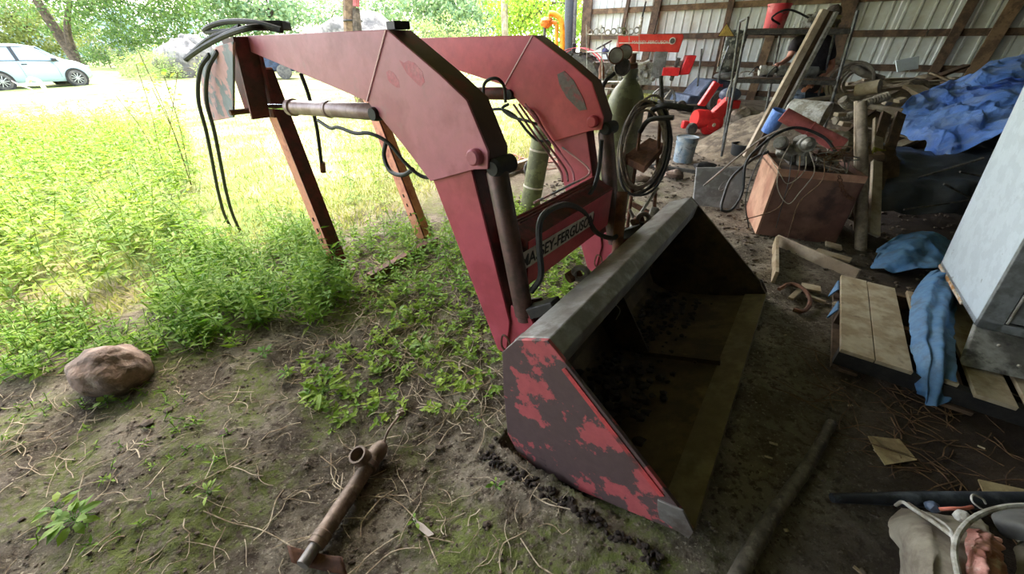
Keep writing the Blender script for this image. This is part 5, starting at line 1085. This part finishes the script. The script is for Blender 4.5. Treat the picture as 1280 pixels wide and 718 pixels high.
rows.append([(Zp(x, y, z),) for (x, y), z in zip([(1146, 484), (1158, 488), (1174, 492), (1190, 490)], [.07, .08, .08, .07])]); rows.append([(Zp(x, y, z),) for (x, y), z in zip([(1148, 492), (1158, 506), (1172, 508), (1184, 500)], [.03, .02, .02, .03])])
drape('blue_cloth', rows, TARPD, 60, 90, .012, 9, 4, (.014, 17, 5), thick=.004, label='dirty blue cloth hanging over the front edge of the pallet', cat='cloth')
g = [[(G(1090, 320, .05),), (G(1115, 312, .14),), (G(1145, 312, .16),), (G(1178, 316, .08),)], [(G(1088, 334, .03),), (G(1112, 330, .15),), (G(1145, 330, .18),), (G(1180, 336, .12),)], [(G(1096, 344, .02),), (G(1120, 350, .08),), (G(1148, 350, .10),), (G(1180, 352, .06),)]]
drape('crumpled_cloth', g, TARPD, 60, 44, .03, 6, 6, (.02, 8, 9), thick=.005, label='crumpled blue cloth on the dirt behind the pallet', cat='cloth')
# white cabinet standing on the pallet
LN = Vector((-.18, 0, 1)).normalized(); c0 = Zp(1218, 405, .26); c1 = Zp(1175, 332, .26); e1_ = (c1-c0); e2_ = Vector((.835, -.55, 0))*.75
fg = thing('white_cabinet', 'tall white enamel cabinet leaning over the pallet at the picture edge', 'cabinet', c0-ZZ*.1)
hgt = 1.75
MB().prism([c0, c1, c1+LN*hgt, c0+LN*hgt], e2_.normalized()*.03).build('side_panel', WHITEC, fg, bevel=.004)
MB().prism([c1-e1_.normalized()*.02, c1, c1+e2_, c1+e2_-e1_.normalized()*.02], LN*hgt).build('back_panel', WHITEC, fg)
MB().prism([c0+e2_, c1+e2_, c1+e2_+LN*hgt, c0+e2_+LN*hgt], e2_.normalized()*-.03).build('side_panel', WHITEC, fg)
MB().prism([c0, c1, c1+e2_, c0+e2_], LN*.03).build('bottom_panel', GREYC, fg); MB().prism([q+LN*hgt for q in (c0, c1, c1+e2_, c0+e2_)], LN*.03).build('top_panel', WHITEC, fg)
MB().beam(c0+e1_*.30, c1, .012, .02, LN).build('rust_edge', mat('orange rust', (190, 140, 84), (206, 206, 196), scale=14), fg)
en_ = e2_.normalized(); fr_ = -e1_.normalized()
MB().prism([c0, c0+e2_, c0+e2_+LN*.05, c0+LN*.05], fr_*.03).build('bottom_rail', GREYC, fg, bevel=.003)
MB().prism([c0, c0+en_*.09, c0+en_*.09+LN*hgt, c0+LN*hgt], fr_*.03).build('front_stile', GREYC, fg, bevel=.003)
MB().prism([c0+en_*.10+LN*.06, c0+e2_+LN*.06, c0+e2_+LN*hgt, c0+en_*.10+LN*hgt], fr_*.015).build('door', GREYC, fg, bevel=.003)
MB().tube([c0+en_*.098+LN*.06+fr_*.028, c0+en_*.098+LN*hgt+fr_*.028], .006, 6).build('door_bead', WIRE, fg)
k0 = Zp(1202, 457, .16); kd = Vector((.9, -.43, 0)).normalized()
kk = MB().prism([k0, k0+kd*.8, c0+e2_+fr_*.03-LN*.005, c0+fr_*.03-LN*.005], -fr_*.05).build('kick_drawer', mat('grimy drawer front', (140, 140, 134), (100, 98, 92), (66, 64, 60), scale=7, thr3=.6), fg, bevel=.004)
for t, s_ in ((.13, .7), (.24, .35)):
    q = k0.lerp(k0+kd*.8, t).lerp(c0.lerp(c0+e2_, t), s_)+fr_*.035; MB().blob(q, (.008, .008, .008), 8, 6).build('screw', WIRE, kk)

# ------------------------------------------------------------ things on the dirt right of the bucket
a, b = G(968, 306, .05), Zp(1068, 352, .06); b2 = G(1068, 352)
tag(MB().beam(a, Vector((b2.x, b2.y, b2.z+.05)), .022, .10).build('plank', WOODG, bevel=.003), 'grey plank standing on edge from the bucket corner to the pallet', 'plank')
tag(MB().beam(G(967, 308, .05), G(966, 354, .05), .025, .10).build('plank', WOODL, bevel=.003), 'short pale plank on edge beside the bucket tip', 'plank')
for i, (p0, p1, wd) in enumerate((((1018, 318), (1062, 330), .09), ((1030, 308), (1050, 314), .11))):
    tag(MB().beam(G(*p0, .04), G(*p1, .03), wd, .02).build('split_wood', WOODL, bevel=.006), ['long splinter of pale wood in front of the log post', 'short pale wood chunk behind the splinter'][i], 'wood')
g_ = G(990, 385); sc = thing('metal_scrap', 'curled strip of brown metal on the dirt by the short plank', 'scrap', g_)
MB().tube(smoothpath([G(972, 366, .03), G(985, 362, .05), G(1000, 370, .06), G(1010, 382, .04), G(1004, 392, .02), G(990, 390, .02)]), .014, 6).build('curled_strip', RUST, sc)
for p0, p1, wd, lb in (((986, 378), (998, 366), .035, 'small tan block standing in the curled metal strip'), ((1000, 362), (1024, 366), .09, 'square tan offcut beside the curled metal strip'), ((1006, 374), (1030, 382), .03, 'thin stick beside the tan offcuts'), ((1040, 383), (1048, 386), .03, 'small tin ring on the dirt near the pallet corner')):
    tag(MB().beam(G(*p0, .03), G(*p1, .025), wd, .02).build('wood_scrap', WOODL, bevel=.003), lb, 'scrap')
a, b = G(1036, 534, .03), G(925, 716, .03)
lg = smoothpath([a, a.lerp(b, .35)+Vector((.01, 0, 0)), a.lerp(b, .7)-Vector((.008, 0, 0)), b+(b-a)*.1], 8)
tag(MB().tube(lg, [.022+.008*i/len(lg)+.0015*math.sin(i*2.1) for i in range(len(lg))], 12).build('fallen_branch', mat('grey bark branch', (92, 84, 72), (66, 58, 50), (120, 112, 98), scale=14, bump=.7, bscale=40)), 'thick bare branch lying on the dark dirt right of the bucket', 'branch')
q = [G(1083, 548, .012), G(1122, 552, .012), G(1144, 578, .012), G(1104, 584, .012), G(1092, 566, .012)]
t_ = thing('paper_scrap', 'flattened brown paper scrap on the dark dirt', 'paper', q[0]); MB().prism(q, ZZ*.004).build('sheet', PAPER, t_); MB().prism([G(1088, 549, .018), G(1120, 553, .018), G(1134, 572, .02), G(1104, 564, .025)], ZZ*.003).build('folded_flap', PAPER, t_)
q = [G(1220, 602, .01), G(1290, 618, .012), G(1290, 628, .012), G(1228, 622, .01)]; tag(MB().prism(q, ZZ*.006).build('cardboard_scrap', PAPER), 'torn cardboard behind the black pipe', 'cardboard')
a, b = G(1036, 628, .03), G(1330, 636, .05); tag(MB().tube([a, a.lerp(b, .4), b+(b-a)*.3], [.018, .03, .036], 14).build('black_pipe', mat('black steel pipe', (58, 64, 72), (40, 42, 46), (96, 102, 108), scale=5, thr3=.6, rough=.35, metal=.3)), 'black steel pipe lying on the dirt behind the sack', 'pipe')
# sack with cables
def SK(x, y, z): return (Zp(x, y, z),)
drape('canvas_sack', [[SK(1124, 636, .03), SK(1150, 640, .10), SK(1180, 645, .12), SK(1225, 650, .10)], [SK(1106, 658, .08), SK(1140, 655, .20), SK(1180, 660, .22), SK(1235, 668, .18)], [SK(1122, 690, .10), SK(1150, 690, .24), SK(1190, 690, .26), SK(1250, 700, .20)], [SK(1126, 722, .06), SK(1155, 735, .22), SK(1195, 740, .24), SK(1265, 745, .16)], [SK(1130, 770, .01), SK(1160, 790, .06), SK(1200, 790, .06), SK(1280, 790, .01)]], CLOTHG, 70, 70, .014, 9, 3, (.008, 16, 3), thick=.005, label='grey canvas sack in the near corner under loose cables', cat='sack')
drape('pink_netting', [[SK(1200, 664, .2), SK(1220, 662, .24), SK(1240, 672, .2)], [SK(1196, 690, .24), SK(1222, 690, .29), SK(1250, 700, .22)], [SK(1200, 730, .24), SK(1230, 735, .28), SK(1268, 745, .18)]], mat('faded pink cloth', (204, 150, 138), (176, 116, 104), (222, 200, 190), scale=14, thr3=.6, bump=.6, bscale=50), 50, 50, .014, 22, 3, (.008, 20, 6), thick=.004, label='faded pink netting stuffed beside the canvas sack', cat='netting')
def cab(pts, r, m, lb, nm='loose_cable'):
    tag(MB().tube(smoothpath([Zp(x, y, z) for x, y, z in pts], 6), r, 8).build(nm, m), lb, 'cable')
cab([(1290, 632, .30), (1255, 634, .30), (1222, 645, .30), (1200, 665, .31), (1193, 690, .30), (1198, 722, .28), (1200, 740, .2)], .008, WIRE, 'thick pale cable curving down over the canvas sack')
cab([(1232, 640, .26), (1216, 628, .28), (1216, 619, .28), (1228, 624, .26), (1232, 630, .24)], .003, WIRE, 'thin white wire loop above the black pipe')
cab([(1120, 632, .12), (1128, 628, .18), (1140, 636, .22), (1165, 652, .28), (1192, 672, .30)], .006, WIRE, 'white cord lying across the top of the sack')
cab([(1136, 630, .16), (1150, 640, .22), (1170, 654, .28), (1190, 668, .30), (1196, 676, .3)], .006, CLOTHG, 'beige cord beside the white cord on the sack')
cab([(1152, 640, .22), (1172, 650, .27), (1188, 664, .30), (1194, 690, .30)], .005, WIRE, 'second white cord nearer the pink netting')
cab([(1174, 637, .22), (1190, 636, .24), (1205, 636, .24), (1215, 634, .22)], .006, mat('orange pink cord', (206, 122, 104)), 'short orange pink cord behind the sack')
for i, (x, y, lb) in enumerate(((1203, 646, 'white plastic knob on the sack beside the pale cable'), (1166, 634, 'grey plastic tab standing at the back of the sack'))):
    tag(MB().blob(Zp(x, y, .26-.06*i), (.022, .02, .018), 12, 8, .2, 2, i).build('plastic_knob', WIRE if i == 0 else BLUEG), lb, 'knob')  # white plastic knob and grey plastic tab
drape('lumpy_sack', [[SK(1258, 632, .10), SK(1280, 634, .12), SK(1310, 640, .12)], [SK(1236, 648, .14), SK(1270, 652, .2), SK(1310, 655, .2)], [SK(1256, 672, .10), SK(1290, 680, .18), SK(1320, 690, .18)]], CONC, 40, 40, .02, 8, 7, label='lumpy grey shape at the picture edge behind the sack', cat='sack')
drape('lumpy_sack', [[SK(1262, 674, .08), SK(1285, 672, .10), SK(1320, 680, .12)], [SK(1268, 700, .10), SK(1300, 700, .14), SK(1340, 710, .14)], [SK(1270, 740, .04), SK(1300, 740, .06), SK(1340, 750, .06)]], CLOTHG, 40, 40, .03, 9, 9, label='rough mossy lump at the picture edge right of the pink netting', cat='sack')

# ------------------------------------------------------------ things on the dirt left of the bucket
rk = MB().blob(G(151, 478)+ZZ*.09, (.175, .15, .125), 40, 26, .16, 1.7, 15, Matrix.Rotation(.25, 3, 'Y')); o_ = rk.build('rock', ROCK, smooth=60); tag(o_, 'brown rounded rock sitting on the dirt near the shade edge', 'rock')
jk = thing('trailer_jack', 'rusty brown tubular jack lying on the mossy dirt', 'jack', G(430, 640))
a, b = G(398, 690, .045), G(470, 580, .05); e_ = G(482, 562, .05)
tube = MB().lathe(a, b, [(0, .034), (.05, .034), (.06, .037), (.12, .037), (.13, .034), (.85, .034), (.86, .045), (.92, .045), (.93, .04), (1, .04)], 24).build('outer_tube', PIPE, jk)
MB().lathe(b, e_, [(0, .042), (.5, .042), (.9, .03), (1, .022)], 20).build('gear_housing', PIPE, jk)
c_ = a.lerp(b, .90)+Vector((-.022, .012, .02)); up_ = Vector((-.25, -.25, 1)).normalized()
MB().lathe(c_, c_+up_*.07, [(0, .042), (.55, .042), (1, .04), (1, .032), (.3, .030), (.29, .0)], 24).build('side_socket', PIPE, jk)
h0 = e_; h1 = G(478, 563, .05); h2 = G(503, 527, .06)
MB().tube(smoothpath([e_, e_.lerp(h2, .3)+ZZ*.025, h2]), .006, 8).build('crank_rod', PIPE, jk)
for i in range(5): MB().blob(h2+Vector((-.012+.01*(i % 3), .008*i-.01, .0)), (.013, .012, .014), 8, 6, .3, 2, i).build('crank_knob', WOODG, jk)
MB().tube([a+(a-b).normalized()*.0, a+(a-b).normalized()*.07], .024, 14).build('inner_tube', STEEL, jk)
f0, f1 = G(364, 690, .03), G(430, 703, .02); MB().grid(lambda s_, t: f0.lerp(f1, s_)+Vector((0, 0, .012))*math.sin(s_*PI)*-1+(Vector((.03, -.045, .0))+ZZ*-.01)*t+ZZ*.02*(1-t), 14, 4).build('foot_plate', RUST, jk, solid=.008)
MB().tube(smoothpath([a, G(405, 706, .015), G(425, 700, .015)]), .006, 6).build('pin_wire', PIPE, jk)

# twigs, roots, stones and clods as loose stuff
def scatter(name, label, m, n_, fn, cat, seed, region):
    rg = np.random.default_rng(seed); mb_ = MB(); k = 0; tries = 0
    while k < n_ and tries < n_*40:
        tries += 1; u_, v_ = rg.uniform(region[0], region[1]), rg.uniform(region[2], region[3]); q = U*u_+V*v_
        if .9 < u_ < 3.1 and -.15 < v_ < .78: continue
        fn(mb_, q, rg); k += 1
    o_ = mb_.build(name, m, smooth=40, fix=False); o_.data.transform(Matrix.Translation(o_.location)); o_.location = (0, 0, 0); return tag(o_, label, cat, kind='stuff')
def stone(mb_, q, rg):
    s_ = rg.uniform(.003, .009)*(1+2*(rg.random() > .985)); mb_.blob((q.x, q.y, height(q.x, q.y)+s_*.3), (s_*rg.uniform(.8, 1.6), s_, s_*.6), 5, 3, .5, 2, int(rg.integers(99)))
scatter('pebbles', 'small stones and crumbs strewn over the light dirt', STONEM, 3500, stone, 'pebbles', 3, (-1.2, 2.6, -.7, 3.3))
scatter('pebbles', 'dark crumbs over the dirt at the back of the barn', STONEM, 1400, lambda mb_, q, rg: mb_.blob((q.x, q.y, height(q.x, q.y)+.004), (rg.uniform(.01, .035), .018, .012), 5, 3, .5, 2, int(rg.integers(99))), 'pebbles', 4, (3.2, 8, -1.5, 2.6))
scatter('clods', 'loose dark clods against the red bucket side', CLODM, 130, lambda mb_, q, rg: mb_.blob((q.x, q.y, height(q.x, q.y)+.004), (rg.uniform(.006, .02), .011, .009), 6, 4, .5, 3, int(rg.integers(99))), 'clods', 5, (.84, .97, -.05, .8))
def twig(mb_, q, rg, ln=(.05, .25), r=.0018, curl=.5):
    a_ = rg.uniform(0, 6.28); l_ = rg.uniform(*ln); pts = []; p_ = Vector((q.x, q.y, 0))
    for i in range(5):
        pts.append(Vector((p_.x, p_.y, height(p_.x, p_.y)+.004+.012*rg.random()))); a_ += rg.normal()*curl; p_ = p_+Vector((math.cos(a_), math.sin(a_), 0))*l_/4
    mb_.tube(smoothpath(pts, 2), r*rg.uniform(.6, 1.5), 4, False)
scatter('dry_roots', 'thin pale roots and dry stems over the light dirt', TWIG, 620, lambda m_, q, rg: twig(m_, q, rg), 'twigs', 6, (-1.0, 1.3, .2, 3.3))
scatter('dry_roots', 'dry creeper stems under the green leaves behind the bucket', TWIG, 420, lambda m_, q, rg: twig(m_, q, rg, (.1, .35)), 'twigs', 7, (.9, 2.6, .9, 2.6))
scatter('dead_stalks', 'dead brown stalks on the dirt in front of the pallet', STRAWD, 90, lambda m_, q, rg: twig(m_, q, rg, (.1, .3), .002, .25), 'twigs', 8, (1.75, 2.5, -1.15, -.5))
scatter('fallen_leaves', 'few small pale wood chips on the dark dirt', TWIG, 60, lambda m_, q, rg: m_.box((q.x, q.y, height(q.x, q.y)+.005), (rg.uniform(.01, .035), rg.uniform(.006, .012), .004), Matrix.Rotation(rg.uniform(0, 6), 3, 'Z')), 'chips', 9, (.4, 3.4, -2.2, -.2))
# dry grass blade in front of the jack
t_ = thing('dry_grass_stem', 'split dry grass stem lying right of the jack', 'grass stem', G(520, 650))
for pts in ([(462, 622), (492, 626), (515, 645), (538, 672)], [(515, 645), (530, 664), (540, 690), (548, 708)], [(530, 672), (550, 676), (568, 680)]): MB().tube(smoothpath([G(x, y, .008) for x, y in pts]), .0025, 5).build('stalk', TWIG, t_)
MB().prism([G(516, 650, .01), G(530, 658, .014), G(543, 670, .01), G(536, 673, .01), G(524, 664, .01)], ZZ*.003).build('blade', WHITEP, t_)
tag(MB().tube(smoothpath([G(255, 640, .006), G(290, 655, .01), G(330, 665, .008), G(374, 690, .012)]), .0024, 5).build('dry_stalk', TWIG), 'long thin pale stalk running to the foot of the jack', 'stalk')
wp = [W(1.60, .55, .625), W(1.70, .50, .60), W(1.62, .44, .50), W(1.50, .40, .44)]
tag(MB().tube(smoothpath([P(752, 375, 1.52), P(765, 378, 1.52), P(775, 388, 1.5), P(770, 400, 1.48)]), .002, 5).build('bent_wire', WIRE), 'bent white wire caught on the bucket lip', 'wire')

# ------------------------------------------------------------ person at the shelf
def skin(name, verts, edges, radii, m, parent, root=0, sub=2):
    me = bpy.data.meshes.new(name); off = Vector(parent.location); me.from_pydata([Vector(v)-off for v in verts], edges, [])
    o_ = bpy.data.objects.new(name, me); C.objects.link(o_); o_.parent = parent
    md = o_.modifiers.new('k', 'SKIN'); md.use_smooth_shade = True
    for i, r in enumerate(radii):
        sv = me.skin_vertices[0].data[i]; sv.radius = r if isinstance(r, tuple) else (r, r); sv.use_root = (i == root)
    sb = o_.modifiers.new('s', 'SUBSURF'); sb.levels = sb.render_levels = sub; me.materials.append(m); return o_
YP = 6.45
pb = P(1012, 120, YP); gp = height(pb.x, pb.y)
pr_ = thing('person', 'person in a charcoal T-shirt and dark jeans bending over behind the shelf', 'person', (pb.x, pb.y, gp))
def Q(x, y, dy=0): return P(x, y, YP+dy)
pel = Q(1012, 118); sp_ = Q(1014, 90, .0); ch_ = Q(1015, 62, -.02); nk = Q(1028, 40, -.02); hd0 = Q(1034, 32, -.03); hd1 = Q(1040, 20, -.05)
sl_, el_, wl_, hl_ = Q(996, 50), Q(987, 72, -.05), Q(976, 80, -.18), Q(969, 82, -.25)
sr_, er_, wr_, hr_ = Q(1036, 54), Q(1040, 84, -.05), Q(1018, 104, -.25), Q(1008, 110, -.3)
def leg(x, dx): h_ = Q(x, 124); k_2 = Vector((h_.x-dx, h_.y-.05, gp+.50)); f_ = Vector((h_.x-dx*1.3, h_.y+.05, gp+.08)); return h_, k_2, f_, f_+Vector((-.13, -.12, -.04))
l1 = leg(1002, .05); l2 = leg(1022, -.02)
vv = [pel, sp_, ch_, nk, hd0, hd1, sl_, el_, wl_, hl_, sr_, er_, wr_, hr_, l1[0], l1[1], l1[2], l1[3], l2[0], l2[1], l2[2], l2[3]]
ee = [(0, 1), (1, 2), (2, 3), (3, 4), (4, 5), (2, 6), (6, 7), (7, 8), (8, 9), (2, 10), (10, 11), (11, 12), (12, 13), (0, 14), (14, 15), (15, 16), (16, 17), (0, 18), (18, 19), (19, 20), (20, 21)]
rr_ = [.13, .12, .13, .055, .07, .085, .06, .043, .028, .03, .06, .043, .028, .03, .08, .055, .038, .035, .08, .055, .038, .035]
skin('body', vv, ee, rr_, SKIN, pr_)
skin('shirt', [pel-ZZ*.03, sp_, ch_, nk-ZZ*.02, sl_, sl_.lerp(el_, .75), sr_, sr_.lerp(er_, .75)], [(0, 1), (1, 2), (2, 3), (2, 4), (4, 5), (2, 6), (6, 7)], [.175, .165, .17, .08, .085, .068, .085, .068], SHIRT, pr_)
skin('jeans', [pel-ZZ*.04, l1[0], l1[1], l1[2], l2[0], l2[1], l2[2]], [(0, 1), (1, 2), (2, 3), (0, 4), (4, 5), (5, 6)], [.15, .105, .075, .06, .105, .075, .06], JEANS, pr_)
for f_ in (l1, l2): MB().blob(f_[2]+Vector((-.05, -.05, -.035)), (.13, .06, .05), 14, 8, 0, 1, 0, Matrix.Rotation(.75, 3, 'Z')).build('shoe', BLACK, pr_)
MB().blob(hd1+Vector((.01, .015, .03)), (.095, .10, .10), 20, 12, .12, 5).build('hair', HAIR, pr_)
fc = Vector((-.6, -.6, -.4)).normalized(); hx = fc.cross(ZZ).normalized()
MB().blob(hd1+fc*.095-ZZ*.03, (.014, .014, .022), 8, 6).build('nose', SKIN, pr_)
for s_ in (-1, 1):
    MB().blob(hd1+hx*s_*.09-ZZ*.02, (.015, .02, .03), 8, 6).build('ear', SKIN, pr_); MB().blob(hd1+fc*.08+hx*s_*.03, (.009, .009, .007), 8, 6).build('eye', BLACK, pr_)
MB().tube([hd1+fc*.085-ZZ*.065-hx*.02, hd1+fc*.085-ZZ*.065+hx*.02], .005, 6).build('mouth', PINK, pr_)
for hnd, wri in ((hl_, wl_), (hr_, wr_)):
    d = (hnd-wri).normalized(); sx = d.cross(ZZ).normalized()
    for k in range(4):
        s0_ = hnd+sx*(k-1.5)*.019; ln_ = [.06, .07, .066, .052][k]
        MB().tube([s0_, s0_+d*ln_*.5-ZZ*.008, s0_+d*ln_*.85-ZZ*.03], [.0095, .009, .007], 8).build('finger', SKIN, pr_)
    s0_ = wri.lerp(hnd, .5)+sx*-.03; MB().tube([s0_, s0_-sx*.025+d*.03, s0_-sx*.03+d*.06], [.012, .01, .008], 8).build('thumb', SKIN, pr_)
